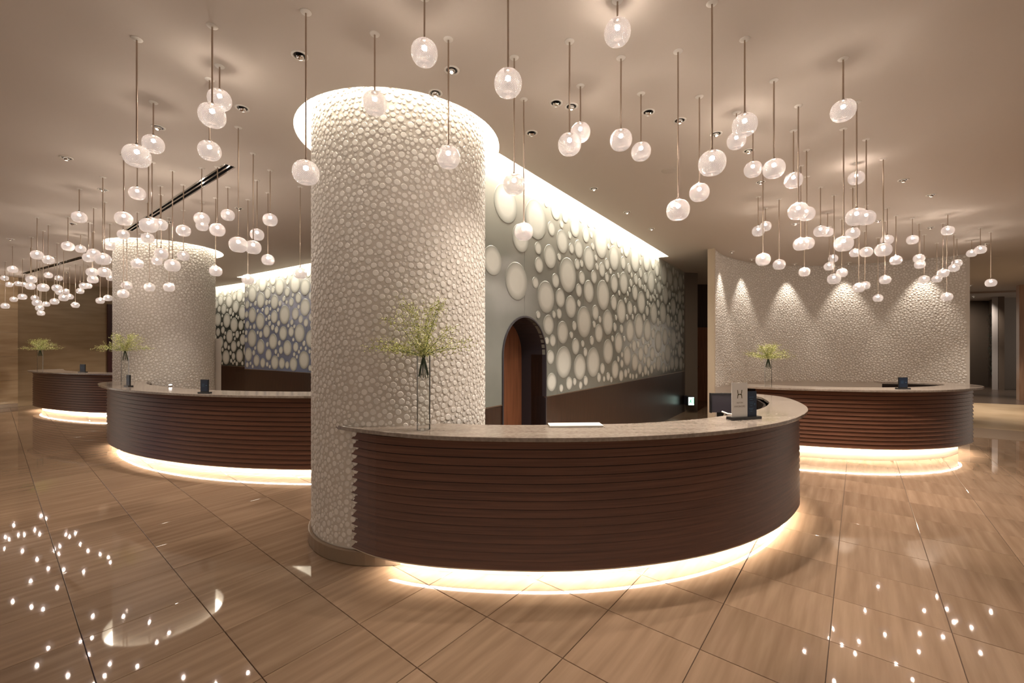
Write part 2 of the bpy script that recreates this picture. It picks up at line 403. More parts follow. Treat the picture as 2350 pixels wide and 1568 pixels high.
def build_ceiling():
    bm = bmesh.new()
    def loop(pts):
        vs = [bm.verts.new((p[0], p[1], CEIL)) for p in pts]
        return [bm.edges.new((vs[i], vs[(i+1) % len(vs)])) for i in range(len(vs))]
    ed = loop([(-17,-7),(24,-7),(24,26),(-17,26)])
    for l in loops: ed += loop(l)
    bmesh.ops.triangle_fill(bm, use_beauty=True, use_dissolve=False, edges=ed)
    for f in bm.faces:
        if f.normal.z > 0: f.normal_flip()
    # side faces of the recesses
    me = bpy.data.meshes.new('ceiling'); bm.to_mesh(me); bm.free()
    me.materials.append(M['ceiling'])
    ce = put('ceiling', me); tag(ce, kind='structure')
    up = 0.22
    for li, l in enumerate(loops[:4]):
        b = MB(); n = len(l)
        b.add([(p[0], p[1], CEIL) for p in l] + [(p[0], p[1], CEIL+up) for p in l], [(i, (i+1) % n, n+(i+1) % n, n+i) for i in range(n)])
        b.build('cove_recess', M['white'], ce)
        b = MB(); b.add([(p[0], p[1], CEIL+up) for p in l], [tuple(range(n))])
        tri = b.build('cove_light', M['cove'], ce)
    for l in (air1, air2):
        b = MB()
        b.add([(p[0], p[1], CEIL) for p in l] + [(p[0], p[1], CEIL+.08) for p in l], [(i, (i+1) % 4, 4+(i+1) % 4, 4+i) for i in range(4)] + [(4,5,6,7)])
        o = b.build('air_slot', M['black'], ce)
        a, c = Vector(l[0]), Vector(l[1]); d = (c-a).normalized(); nn = Vector((-d.y, d.x)); w = (Vector(l[3])-a).length
        f = MB()
        for off in (-0.012, w*0.45, w):
            p0 = a+nn*off; p1 = c+nn*off; t = nn*0.014
            f.add([(p0.x,p0.y,CEIL-.004),(p1.x,p1.y,CEIL-.004),(p1.x+t.x,p1.y+t.y,CEIL-.004),(p0.x+t.x,p0.y+t.y,CEIL-.004),
                   (p0.x,p0.y,CEIL+.01),(p1.x,p1.y,CEIL+.01),(p1.x+t.x,p1.y+t.y,CEIL+.01),(p0.x+t.x,p0.y+t.y,CEIL+.01)],
                  [(0,1,2,3),(0,1,5,4),(2,3,7,6),(1,2,6,5),(3,0,4,7)])
        f.build('slot_frame', M['chrome'], o)
build_ceiling()

# ------------------------------------------------------------------ pebble packing (periodic patch)
def pack(W, H, radii, seed=1, gap=0.0012):
    rnd = random.Random(seed); cell = radii[0][0]*2.05; nx, ny = int(W/cell), int(H/cell)
    cw, chh = W/nx, H/ny; grid = {}; out = []
    for r, tries in radii:
        for _ in range(tries):
            x, y = rnd.random()*W, rnd.random()*H; rr = r*rnd.uniform(0.88, 1.0)
            i, j = int(x/cw), int(y/chh); ok = True
            for di in (-1,0,1):
                for dj in (-1,0,1):
                    for (X, Y, R) in grid.get(((i+di) % nx, (j+dj) % ny), ()):
                        dx = abs(x-X); dx = min(dx, W-dx); dy = abs(y-Y); dy = min(dy, H-dy)
                        if dx*dx+dy*dy < (rr+R+gap)**2: ok = False; break
                    if not ok: break
                if not ok: break
            if ok: grid.setdefault((i % nx, j % ny), []).append((x, y, rr)); out.append((x, y, rr))
    return out
CIRC = 2*math.pi*RC
PW, PH = CIRC/2, 1.82
patch = pack(PW, PH, [(0.026, 1800), (0.022, 5000), (0.018, 14000), (0.014, 24000), (0.0105, 34000)], 5)

def dome(n, rings):
    """unit dome, radius 1 in x,y, height 1 in z"""
    vs = [(0,0,1.0)]; fs = []
    for (r, z) in rings:
        for k in range(n):
            a = 2*math.pi*k/n; vs.append((r*math.cos(a), r*math.sin(a), z))
    for k in range(n): fs.append((0, 1+k, 1+(k+1) % n))
    for q_ in range(len(rings)-1):
        for k in range(n):
            a = 1+q_*n; fs.append((a+k, a+n+k, a+n+(k+1) % n, a+(k+1) % n))
    return vs, fs
dome_hi = dome(9, [(0.80, 0.93), (1.0, 0.0)])
dome_lo = dome(6, [(0.78, 0.85), (1.0, 0.0)])

def pebbles_on(mapf, area_w, area_h, dm, skip=None, hgt=0.0033, seed=2, wob=0.12):
    """mapf(u, v) -> (origin, tangent_u, tangent_v, normal)"""
    rnd = random.Random(seed); b = MB(); vs0, fs0 = dm; picked = []
    nu, nv = int(math.ceil(area_w/PW - 1e-6)), int(math.ceil(area_h/PH - 1e-6))
    V = []; Fc = []
    for a in range(nu):
        for c in range(nv):
            for (x, y, r) in patch:
                u, v = x+a*PW, y+c*PH
                if u > area_w or v > area_h-r or v < r: continue
                O, tu, tv, nn = mapf(u, v)
                rot = rnd.random()*6.28; ex = rnd.uniform(1-wob, 1.0); ey = rnd.uniform(1-wob, 1.0)
                hh = hgt*rnd.uniform(0.7, 1.3)*(0.6+r/0.03)
                ca, sa = math.cos(rot), math.sin(rot)
                A = (tu*ca+tv*sa)*(r*ex*1.04); B = (tv*ca-tu*sa)*(r*ey*1.04); N = nn*hh
                if skip and skip(u, v, O, nn):
                    picked.append(Matrix(((A.x,B.x,N.x,O.x),(A.y,B.y,N.y,O.y),(A.z,B.z,N.z,O.z),(0,0,0,1)))); continue
                base = len(V)
                for (p, q_, s_) in vs0:
                    V.append((O.x+A.x*p+B.x*q_+N.x*s_, O.y+A.y*p+B.y*q_+N.y*s_, O.z+A.z*p+B.z*q_+N.z*s_))
                for f in fs0: Fc.append(tuple(i+base for i in f))
    b.v, b.f, b.m = V, Fc, [0]*len(Fc)
    return b, picked

def build_column(c, name_label, hi, grp):
    root = empty('column', (c[0], c[1], 0)); tag(root, name_label, 'column', grp)
    H = CEIL + 0.215
    b = MB(); b.lathe([(RC, 0.0), (RC, H)], 64); b.disc(RC, H, 64)
    b.build('shaft', M['grout'], root, smooth=False)
    b = MB(); b.lathe([(RC+0.001, 0.003), (RC+0.026, 0.003), (RC+0.026, 0.098), (RC+0.020, 0.104), (RC+0.001, 0.104)], 64)
    b.build('skirting', M['skirt'], root, smooth=False)
    a_cam = math.atan2(-c[1], -c[0])
    H0 = 0.106
    def mp(u, v):
        a = a_cam - math.pi + u/RC
        n = Vector((math.cos(a), math.sin(a), 0))
        return Vector((n.x*RC, n.y*RC, v+H0)), Vector((-n.y, n.x, 0)), Vector((0,0,1)), n
    cnt = [0]
    def skip(u, v, O, nn):
        if not hi: return False
        # the ones that show largest: around the nearest line of the shaft, above the counter
        if abs(u-math.pi*RC) < 0.30 and 1.0 < O.z < 2.35 and cnt[0] < 295:
            cnt[0] += 1; return True
        return False
    bb, picked = pebbles_on(mp, CIRC, H-H0, dome_hi if hi else dome_lo, skip)
    o = bb.build('pebble_cladding', M['pebble'], root, smooth=False, fix=False); tag(o, kind='stuff')
    if picked:
        mb = MB(); mb.add(*dome_hi); me = mb.mesh('pebble', M['pebble'], False)
        for m_ in picked: put('pebble', me, root, m_)
    return root
build_column(COL1, 'large round white pebble-clad column rising behind the front counter', True, 'pebble-clad round columns')
build_column(COL2, 'round white pebble-clad column behind the second counter on the left', False, 'pebble-clad round columns')

# ------------------------------------------------------------------ feature walls: wainscot, glass panels, frosted discs
def flat_disc_mesh(n=28):
    me = bpy.data.meshes.new('frosted_disc')
    vs = [(0,0,1)] + [(math.cos(2*math.pi*k/n)*r, math.sin(2*math.pi*k/n)*r, z) for r, z in ((0.97,1.0),(1.0,0.0)) for k in range(n)]
    fs = [(0,1+k,1+(k+1) % n) for k in range(n)] + [(1+k, 1+n+k, 1+n+(k+1) % n, 1+(k+1) % n) for k in range(n)]
    me.from_pydata(vs, [], fs); uv = me.uv_layers.new(name='UVMap')
    for l in me.loops:
        v = me.vertices[l.vertex_index].co; uv.data[l.index].uv = (v.x, v.y)
    me.materials.append(M['disc']); me.update(); return me
DISC = flat_disc_mesh()

def pack_discs(W, H, seed, avoid=None, radii=None):
    rnd = random.Random(seed); out = []
    radii = radii or [(0.215, 60), (0.18, 200), (0.15, 400), (0.12, 900), (0.095, 1600), (0.07, 3000), (0.05, 5000)]
    for r, tries in radii:
        for _ in range(tries):
            x, y, rr = rnd.uniform(0.02, W-.02), rnd.uniform(0.0, H), r*rnd.uniform(.9, 1.08)
            if x < rr or x > W-rr or y < rr+.01 or y > H-rr-.01: continue
            if avoid and avoid(x, y, rr): continue
            if all((x-a)**2+(y-b_)**2 > (rr+c+.012)**2 for a, b_, c in out): out.append((x, y, rr))
    return out

def wall_frame(P0, d, n):
    """matrix whose x runs along the wall, z up, y into the room"""
    inn = -n
    return Matrix(((d.x, inn.x, 0, P0.x), (d.y, inn.y, 0, P0.y), (0, 0, 1, 0), (0, 0, 0, 1)))

WH = 1.0
def feature_wall(name, P0, d, n, L, joints, arch=None, seed=1, maxd=290, pm='panel'):
    Mx = wall_frame(P0, d, n)
    T = 0.04
    # wainscot body as the wall's own mesh
    b = MB(); A0, A1, AR, AS = arch if arch else (0,0,0,0)
    top = CEIL+.21
    segs = [(0, L)] if not arch else [(0, A0), (A1, L)]
    for s0, s1 in segs:
        b.box(s0, s1, -0.20, 0.0, 0.0, WH); b.box(s0, s1, -0.20, -T, WH, top)
    if arch:
        cxm = (A0+A1)/2; R = (A1-A0)/2; k = 20
        prof = [(cxm+R*math.cos(math.pi*i/k), AS+R*math.sin(math.pi*i/k)) for i in range(k+1)]     # from A1 side to A0 side
        for y0 in (-T, -0.20):
            for i in range(k):
                (xa, za), (xb, zb) = prof[i], prof[i+1]
                b.add([(xa,y0,za),(xb,y0,zb),(xb,y0,top),(xa,y0,top)], [(0,1,2,3)])
        for s_ in (A0, A1):
            pass
    wl = b.build(name, M['dark_wood']); wl.matrix_world = Mx; tag(wl, kind='structure')
    # glass panels, one by one
    js = [j for j in joints if 0 < j < L]; js = [0]+js+[L]
    for a, c in zip(js[:-1], js[1:]):
        a2, c2 = a+.0025, c-.0025; pb = MB()
        cols = [a2, c2]
        if arch:
            xs = [p[0] for p in prof] + [A0, A1]
            cols = sorted(set([a2, c2] + [x for x in xs if a2 < x < c2]))
        def low(x):
            if not arch or x <= A0+1e-6 or x >= A1-1e-6: return WH
            return AS + math.sqrt(max(0, R*R-(x-cxm)**2))
        for x0, x1 in zip(cols[:-1], cols[1:]):
            mid = (x0+x1)/2; ins = arch and A0 < mid < A1
            l0 = low(x0) if ins else WH; l1 = low(x1) if ins else WH
            if ins and x0 <= A0+1e-6: l0 = AS
            if ins and x1 >= A1-1e-6: l1 = AS
            pb.add([(x0,0,l0),(x1,0,l1),(x1,0,top),(x0,0,top),(x0,-T,l0),(x1,-T,l1),(x1,-T,top),(x0,-T,top)],
                   [(0,1,2,3),(0,1,5,4),(2,3,7,6)] + ([(0,3,7,4)] if x0 == cols[0] else []) + ([(1,2,6,5)] if x1 == cols[-1] else []))
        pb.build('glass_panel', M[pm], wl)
    tb = MB()
    for s0, s1 in segs: tb.box(s0, s1, -0.01, 0.006, WH-.012, WH)
    tb.build('wainscot_cap', M['metal'], wl)
    def avoid(x, y, r):
        if not arch: return False
        z = y+WH
        if x < 0.95 and r < .135: return True
        if z < AS: return A0-r-.02 < x < A1+r+.02
        return math.hypot(x-cxm, z-AS) < R+r+.02
    ds = pack_discs(L, top-WH-.2, seed, avoid)
    ds.sort(key=lambda t: -t[2])
    for x, y, r in ds[:maxd]:
        put('frosted_disc', DISC, wl, Matrix.Translation((x, 0.0, y+WH)) @ Matrix.Rotation(math.radians(-90), 4, 'X') @ Matrix.Diagonal((r, r, 0.004, 1)))
    if len(ds) > maxd:
        vs = []; fs = []
        bmx = bmesh.new(); uvl = bmx.loops.layers.uv.new('UVMap')
        for x, y, r in ds[maxd:]:
            ring = [bmx.verts.new((x+r*math.cos(2*math.pi*k/20), 0.004, y+WH+r*math.sin(2*math.pi*k/20))) for k in range(20)]
            cvt = bmx.verts.new((x, 0.0042, y+WH))
            for k in range(20):
                f = bmx.faces.new((cvt, ring[k], ring[(k+1) % 20]))
                f.loops[0][uvl].uv = (0,0)
                for q_ in (1,2): f.loops[q_][uvl].uv = (1,0)
        me = bpy.data.meshes.new('frosted_discs'); bmx.to_mesh(me); bmx.free(); me.materials.append(M['disc'])
        tag(put('frosted_discs', me, wl), kind='stuff')
    if arch:
        # lined opening
        D = 0.34; jb = MB(); k = 24
        pr = [(A1, 0.0)] + [(cxm+R*math.cos(math.pi*i/k), AS+R*math.sin(math.pi*i/k)) for i in range(k+1)] + [(A0, 0.0)]
        vs = []
        for t, y0, y1 in ((0.0, 0.012, -D), ):
            for (x, z) in pr: vs += [(x, y0, z), (x, y1, z)]
        fs = [(2*i, 2*i+2, 2*i+3, 2*i+1) for i in range(len(pr)-1)]
        jb.add(vs, fs)
        # thin architrave ring on the face
        vs = []
        for (x, z) in pr:
            dx, dz = (x-cxm)/R, (z-AS)/R if z > AS else 0
            if z <= AS: dx = 1 if x > cxm else -1
            vs += [(x, .012, z), (x+dx*.018, .012, z+dz*.018), (x+dx*.018, 0.0, z+dz*.018)]
        fs = []
        for i in range(len(pr)-1):
            fs += [(3*i,3*i+1,3*i+4,3*i+3),(3*i+1,3*i+2,3*i+5,3*i+4)]
        jb.add(vs, fs)
        jb.build('arch_lining', M['dark_grey'], wl)
        return wl, Mx, pr, D
    return wl, Mx, None, None

L_A = 10.4 / dA.y - 0  # runs until the corner pier
L_A = (Vector((4.24, 10.4)) - PA0).length
wa, MA, pr, DD = feature_wall('wall_center', PA0, dA, nA, L_A, [0.73+0.73*k for k in range(20)], arch=(0.33, 1.17, 0.42, 1.50), seed=7)
# door leaf inside the arch
dt = empty('door_1'); dt.matrix_world = MA; tag(dt, kind='structure')
b = MB(); b.add([(x, -DD, z) for x, z in pr], [tuple(range(len(pr)))]); b.build('door_leaf', M['door_wood'], dt)
b = MB(); b.box(0.335, 0.50, -DD+.002, -DD+.03, 0, 1.5); b.build('door_leaf', M['door_wood'], dt)
b = MB(); b.box(0.50, 0.512, -DD+.001, -DD+.012, 0, 1.9); b.build('door_seam', M['metal'], dt)
feature_wall('wall_left', PB0, dB, nB, (SB1-SB0).length, [0.73*k for k in range(1, 12)], seed=11, maxd=180, pm='panel_blue_glow')
feature_wall('wall_back', PC0, dC, nC, (SC1-SC0).length, [0.73*k for k in range(1, 12)], seed=23, maxd=120, pm='panel_dark')

# ------------------------------------------------------------------ other walls
def wall_poly(name, pts, z0, z1, m, th=0.1, kind='structure', parent=None):
    b = MB()
    for (a, c) in zip(pts[:-1], pts[1:]):
        a, c = Vector(a), Vector(c); d = (c-a).normalized(); n = Vector((-d.y, d.x))*th
        q_ = [a, c, c+n, a+n]
        b.add([(p.x,p.y,z0) for p in q_]+[(p.x,p.y,z1) for p in q_], [(0,1,5,4),(1,2,6,5),(2,3,7,6),(3,0,4,7),(4,5,6,7)])
    o = b.build(name, m, parent)
    if kind and parent is None: tag(o, kind=kind)
    return o
# corner pier right of the feature wall, recess with a dark door, exit sign
PAe = PA0 + dA*L_A
pier_p = [(PAe.x, PAe.y), (PAe.x+.26, PAe.y-.02)]
pe = (( 1601-CX)/F*10.55, 10.55)
wall_poly('wall_corner', [(PAe.x, PAe.y), (PAe.x+.05, PAe.y+.06), pe], 0, CEIL, M['grey_wall'], 0.2)
d2 = empty('door_2', (0,0,0)); tag(d2, kind='structure')
b = MB(); b.box(4.85, 6.2, 12.4, 12.46, 0, 2.15); b.build('door_leaf', M['door_wood'], d2)
b = MB(); b.box(5.30, 5.42, 12.33, 12.36, 1.0, 1.02); b.box(5.40, 5.42, 12.33, 12.41, 1.0, 1.02); b.build('door_handle', M['chrome'], d2)
wall_poly('wall_recess', [(3.9, 12.5), (7.5, 12.5)], 0, CEIL, M['dark_wood'])
# pebble wall at the right: concave
RW = [(3.78, 7.95), (4.35, 8.62), (5.18, 9.22), (5.9, 9.50), (6.65, 9.60), (7.4, 9.47), (8.1, 9.15), (8.65, 8.72), (9.02, 8.37)]
def spline(pts, n):
    P = [Vector((p[0], p[1])) for p in pts]; out = []
    P = [P[0]*2-P[1]] + P + [P[-1]*2-P[-2]]
    for i in range(1, len(P)-2):
        for k in range(n):
            t = k/n; a, b_, c_, d_ = P[i-1], P[i], P[i+1], P[i+2]
            out.append(0.5*((2*b_)+(c_-a)*t+(2*a-5*b_+4*c_-d_)*t*t+(3*b_-a-3*c_+d_)*t**3))
    out.append(P[-2]); return out
def resample(pts, step):
    L = [0]
    for a, c in zip(pts[:-1], pts[1:]): L.append(L[-1]+(c-a).length)
    n = max(2, int(L[-1]/step)); out = []; j = 0
    for i in range(n+1):
        t = L[-1]*i/n
        while j < len(L)-2 and L[j+1] < t: j += 1
        out.append(pts[j].lerp(pts[j+1], (t-L[j])/max(1e-9, L[j+1]-L[j])))
    return out
def build_pebble_wall():
    path = resample(spline(RW, 8), 0.06); n = len(path)
    b = MB(); off = []
    for i in range(n):
        d = (path[min(i+1, n-1)]-path[max(i-1, 0)]).normalized(); off.append(Vector((-d.y, d.x)))
    vs = [(p.x,p.y,0) for p in path]+[(p.x,p.y,CEIL) for p in path]+[(p.x+o.x*.09,p.y+o.y*.09,0) for p, o in zip(path, off)]+[(p.x+o.x*.09,p.y+o.y*.09,CEIL) for p, o in zip(path, off)]
    fs = []
    for i in range(n-1): fs += [(i,i+1,n+i+1,n+i),(2*n+i,2*n+i+1,3*n+i+1,3*n+i)]
    fs += [(0,n,3*n,2*n),(n-1,2*n-1,4*n-1,3*n-1)]
    b.add(vs, fs); w = b.build('wall_right', M['grout'], smooth=False); tag(w, kind='structure')
    step = (path[1]-path[0]).length; Lp = step*(n-1)
    def mp(u, v):
        t = min(u/step, n-1.001); i = int(t); fr = t-i
        p = path[i].lerp(path[i+1], fr); nn = -(off[i].lerp(off[i+1], fr)).normalized()
        return Vector((p.x, p.y, v+0.8)), Vector((nn.y, -nn.x, 0)), Vector((0,0,1)), Vector((nn.x, nn.y, 0))
    bb, _ = pebbles_on(mp, Lp-.05, CEIL-.8, dome_lo, None, 0.0055, 9)
    o = bb.build('pebble_cladding', M['pebble'], w, smooth=False, fix=False); tag(o, kind='stuff')
    p0 = path[0]; o0 = off[0]
    d = (path[1]-path[0]).normalized()
    # smooth end pier
    b = MB(); q_ = [p0-d*.05-o0*.02, p0+d*.02-o0*.02, p0+d*.02+o0*.10, p0-d*.05+o0*.10]
    b.add([(p.x,p.y,0) for p in q_]+[(p.x,p.y,CEIL) for p in q_], [(0,1,5,4),(1,2,6,5),(2,3,7,6),(3,0,4,7),(4,5,6,7)])
    b.build('end_trim', M['beige'], w)
build_pebble_wall()

# left end of the lobby: streaked stone wall, pier of stone courses, wine-dark door
WD = Vector((0.316, 0.949)).normalized(); W0 = Vector((-13.14, 11.23)); WN = Vector((WD.y, -WD.x))
wall_poly('wall_far', [tuple(W0-WD*.1), tuple(W0+WD*3.2)], 0, CEIL, M['travertine'], 0.2)
bw = MB()
pr_w = empty('wall_side'); tag(pr_w, kind='structure')
zc = [0.0, 0.10, 0.72, 1.34, 1.96, 2.58, 3.20, CEIL]
for k in range(len(zc)-1):
    for (a, c) in ((-1.9, -0.96), (-0.955, 0.0)):
        b = MB(); p0 = W0+WD*a+WN*.14; p1 = W0+WD*c+WN*.14; q_ = [p0, p1, p1-WN*.3, p0-WN*.3]
        z0, z1 = zc[k]+.002, zc[k+1]-.002
        b.add([(p.x,p.y,z0) for p in q_]+[(p.x,p.y,z1) for p in q_], [(0,1,5,4),(1,2,6,5),(2,3,7,6),(3,0,4,7),(4,5,6,7),(3,2,1,0)])
        b.build('stone_slab', M['skirt'] if k == 0 else M['travertine2'], pr_w)
d3 = empty('door_3'); tag(d3, kind='structure')
b = MB(); p0 = W0+WD*1.98+WN*.0; p1 = W0+WD*3.0
q_ = [p0+WN*.02, p1+WN*.02, p1+WN*.08, p0+WN*.08]
b.add([(p.x,p.y,0) for p in q_]+[(p.x,p.y,2.9) for p in q_], [(0,1,5,4),(1,2,6,5),(2,3,7,6),(3,0,4,7),(4,5,6,7)])
b.build('door_leaf', simple('wine_lacquer', (0.045, 0.012, 0.012), 0.3), d3)
wall_poly('wall_rear', [(-12.2, 14.3), (-8.8, 14.6)], 0, CEIL, M['dark_wood'], 0.15)
# low stone screen at the right flank of the second column
ls = MB(); a = Vector((-5.95, 8.6)); 
q_ = [(x/1.0, y/1.0) for x, y in ((-6.05, 8.60), (-5.72, 8.35), (-5.64, 8.46), (-5.97, 8.71))]
q_ = []
for xp, z in ((470, 8.35), (507.5, 8.30), (507.0, 8.42), (470, 8.50)): q_.append(((xp-CX)/F*z, z))
ls.add([(p[0],p[1],0) for p in q_]+[(p[0],p[1],1.75) for p in q_], [(0,1,5,4),(1,2,6,5),(2,3,7,6),(3,0,4,7),(4,5,6,7)])
o = ls.build('stone_screen', M['grout']); tag(o, 'low pale stone screen standing against right side of second column', 'screen')

# corridor beyond the pebble wall at the right
def q_at(xp, z): return ((xp-CX)/F*z, z)
wall_poly('wall_end', [q_at(2150, 17.0), q_at(2272, 17.0)], 0, CEIL, M['grey_wall'], 0.15)
wall_poly('wall_niche', [q_at(2268, 17.0), q_at(2291, 15.6)], 0, CEIL, M['grey_wall'], 0.15)
wall_poly('wall_reveal', [q_at(2290, 15.6), q_at(2303, 15.9)], 0, CEIL, M['grey_wall2'], 0.15)
wall_poly('wall_passage', [q_at(2302, 15.9), q_at(2360, 15.9)], 0, CEIL, M['grey_wall'], 0.15)
wall_poly('wall_panelled', [q_at(2339, 12.6), q_at(2700, 11.0)], 0, CEIL, M['wall_wood'], 0.25)
wall_poly('trim_1', [q_at(2130, 14.6), q_at(2349, 13.8)], CEIL-.05, CEIL, M['metal'], 0.05)
def art():
    # relief of dark and silver chips in a tall panel
    rnd = random.Random(4); b = MB(); p0 = Vector(q_at(2271, 16.75)); p1 = Vector(q_at(2289, 15.65)); d = p1-p0; n = Vector((d.y, -d.x)).normalized()
    b.add([(p0.x,p0.y,.45),(p1.x,p1.y,.45),(p1.x,p1.y,2.9),(p0.x,p0.y,2.9)], [(0,1,2,3)], 0)
    for _ in range(260):
        t = rnd.random(); z = rnd.uniform(.5, 2.85); c = p0+d*t+n*rnd.uniform(.02, .09); s = rnd.uniform(.02, .07); a = rnd.random()*6
        dx = d.normalized()
        tri = []
        for k in range(3):
            an = a+k*2.1; r = s*rnd.uniform(.6, 1.4)
            tri.append((c.x+dx.x*r*math.cos(an), c.y+dx.y*r*math.cos(an), z+r*1.6*math.sin(an)))
        b.add(tri, [(0,1,2)], rnd.choice((1,1,2)))
    o = b.build('relief_panel', [M['black'], simple('silver_chip', (.55,.6,.55), .2, 1.0), simple('green_chip', (.10,.16,.13), .3)], fix=False)
    tag(o, 'tall dark relief panel with silvery chips in the corridor wall at far right', 'artwork')
art()

# exit sign on the corner pier
def exit_sign():
    z = 10.15; X0, X1 = (1579-CX)/F*z, (1593.5-CX)/F*z
    zb, zt = HC-(930-HZ)/F*z, HC-(912-HZ)/F*z
    r = empty('exit_sign', (X0, z, zb)); tag(r, 'small lit green and white escape sign low on the dark corner pier', 'sign')
    w, h = X1-X0, zt-zb
    b = MB(); b.box(0, w, 0, .5, -.01, h+.01); b.build('sign_box', M['dark_grey'], r)
    b = MB(); b.box(.01, w-.01, -.006, -.001, .0, h); b.build('sign_face', M['exit'], r)
    # running figure and doorway in green
    b = MB(); b.box(w*.62, w*.68, -.009, -.0065, h*.15, h*.85); b.box(w*.88, w*.94, -.009, -.0065, h*.15, h*.85); b.box(w*.62, w*.94, -.009, -.0065, h*.8, h*.87)
    b.add([(w*.2,-.009,h*.3),(w*.32,-.009,h*.25),(w*.5,-.009,h*.7),(w*.38,-.009,h*.75)], [(0,1,2,3)])
    b.add([(w*.4,-.009,h*.5),(w*.5,-.009,h*.2),(w*.56,-.009,h*.22),(w*.48,-.009,h*.55)], [(0,1,2,3)])
    b.build('pictogram', M['exit_green'], r, fix=False)
exit_sign()

# ------------------------------------------------------------------ counters
def offset_path(path, d):
    """shift a plan path sideways; positive is to the left of travel"""
    n = len(path); out = []
    for i in range(n):
        t = (path[min(i+1, n-1)]-path[max(i-1, 0)]).normalized()
        out.append(path[i] + Vector((-t.y, t.x))*d)
    return out
def ribbon(b, prof_paths, close=True, mi=0):
    """prof_paths: list of (path, z) rings swept along the path"""
    n = len(prof_paths[0][0]); k = len(prof_paths); vs = []
    for p, z in prof_paths: vs += [(q_.x, q_.y, z) for q_ in p]
    fs = []
    for a in range(k if close else k-1):
        c = (a+1) % k
        for i in range(n-1): fs.append((a*n+i, a*n+i+1, c*n+i+1, c*n+i))
    if close:
        fs.append(tuple(a*n for a in range(k))); fs.append(tuple(reversed([a*n+n-1 for a in range(k)])))
    b.add(vs, fs, mi)

def build_counter(label, wood_pts, slab_out, slab_in, hb, ht, nsl, step=0.08, seam=None):
    """wood_pts run left to right seen from the lobby; inwards is +left"""
    path = resample(spline(wood_pts, 8), step)
    root = empty('reception_counter', (path[len(path)//2].x, path[len(path)//2].y, 0)); tag(root, label, 'counter', 'curved reception counters')
    inv = Matrix.Translation((-root.location.x, -root.location.y, 0))
    def bld(b, name, m, **kw):
        b.v = [tuple(inv @ Vector(v)) for v in b.v]; return b.build(name, m, root, **kw)
    th = 0.030; zt = ht-th
    hs = (zt-hb-.004)/nsl
    base = offset_path(path, 0.012)
    for k in range(nsl):
        z0 = hb+k*hs; z1 = z0+hs-.0095
        b = MB(); ribbon(b, [(offset_path(path, -0.006), z0), (offset_path(path, 0.011), z1), (base, z1), (base, z0)])
        bld(b, 'slat', M['slat'])
    b = MB(); ribbon(b, [(offset_path(path, .0125), hb), (offset_path(path, .0125), zt), (offset_path(path, .06), zt), (offset_path(path, .06), hb)]); bld(b, 'body', M['slat_back'])
    b = MB(); ribbon(b, [(offset_path(path, .0), hb-.001), (offset_path(path, .0), hb-.012), (offset_path(path, .30), hb-.012), (offset_path(path, .30), hb-.001)]); bld(b, 'underside', M['plinth'])
    b = MB(); ribbon(b, [(offset_path(path, .155), 0.001), (offset_path(path, .155), hb-.013), (offset_path(path, .19), hb-.013), (offset_path(path, .19), .001)]); bld(b, 'plinth', M['plinth'])
    b = MB(); ribbon(b, [(offset_path(path, .118), hb-.013), (offset_path(path, .118), hb-.020), (offset_path(path, .136), hb-.020), (offset_path(path, .136), hb-.013)]); bld(b, 'led_strip', M['led'])
    # stone top: bevelled slab from its outline
    out = resample(spline(slab_out, 8), 0.05); inn = resample(spline(slab_in, 8), 0.07)
    poly = [Vector((p.x, p.y)) for p in out] + [Vector((p.x, p.y)) for p in inn]
    bm = bmesh.new()
    vs = [bm.verts.new((p.x-root.location.x, p.y-root.location.y, ht)) for p in poly]
    es = [bm.edges.new((vs[i], vs[(i+1) % len(vs)])) for i in range(len(vs))]
    bmesh.ops.triangle_fill(bm, use_beauty=True, use_dissolve=False, edges=es)
    bmesh.ops.dissolve_limit(bm, angle_limit=0.01, verts=bm.verts, edges=bm.edges) if False else None
    r = bmesh.ops.extrude_face_region(bm, geom=list(bm.faces))
    nv = [v for v in r['geom'] if isinstance(v, bmesh.types.BMVert)]
    for v in nv: v.co.z -= th
    bmesh.ops.recalc_face_normals(bm, faces=bm.faces)
    me = bpy.data.meshes.new('countertop'); bm.to_mesh(me); bm.free(); me.materials.append(M['granite'])
    o = put('countertop', me, root)
    bv = o.modifiers.new('bevel', 'BEVEL'); bv.width = 0.003; bv.segments = 1; bv.limit_method = 'ANGLE'; bv.angle_limit = math.radians(60)
    # inner face of the well under the stone
    ii = resample(spline(slab_in, 8), 0.1)
    b = MB(); a_, c_ = offset_path(ii, .04), offset_path(ii, .07)
    if not seam: 
        ribbon(b, [(offset_path(ii, -.03), zt-.002), (offset_path(ii, -.05), zt-.002), (offset_path(ii, -.05), .30), (offset_path(ii, -.03), .30)])
        bld(b, 'inner_panel', M['slat_back'])
    return root

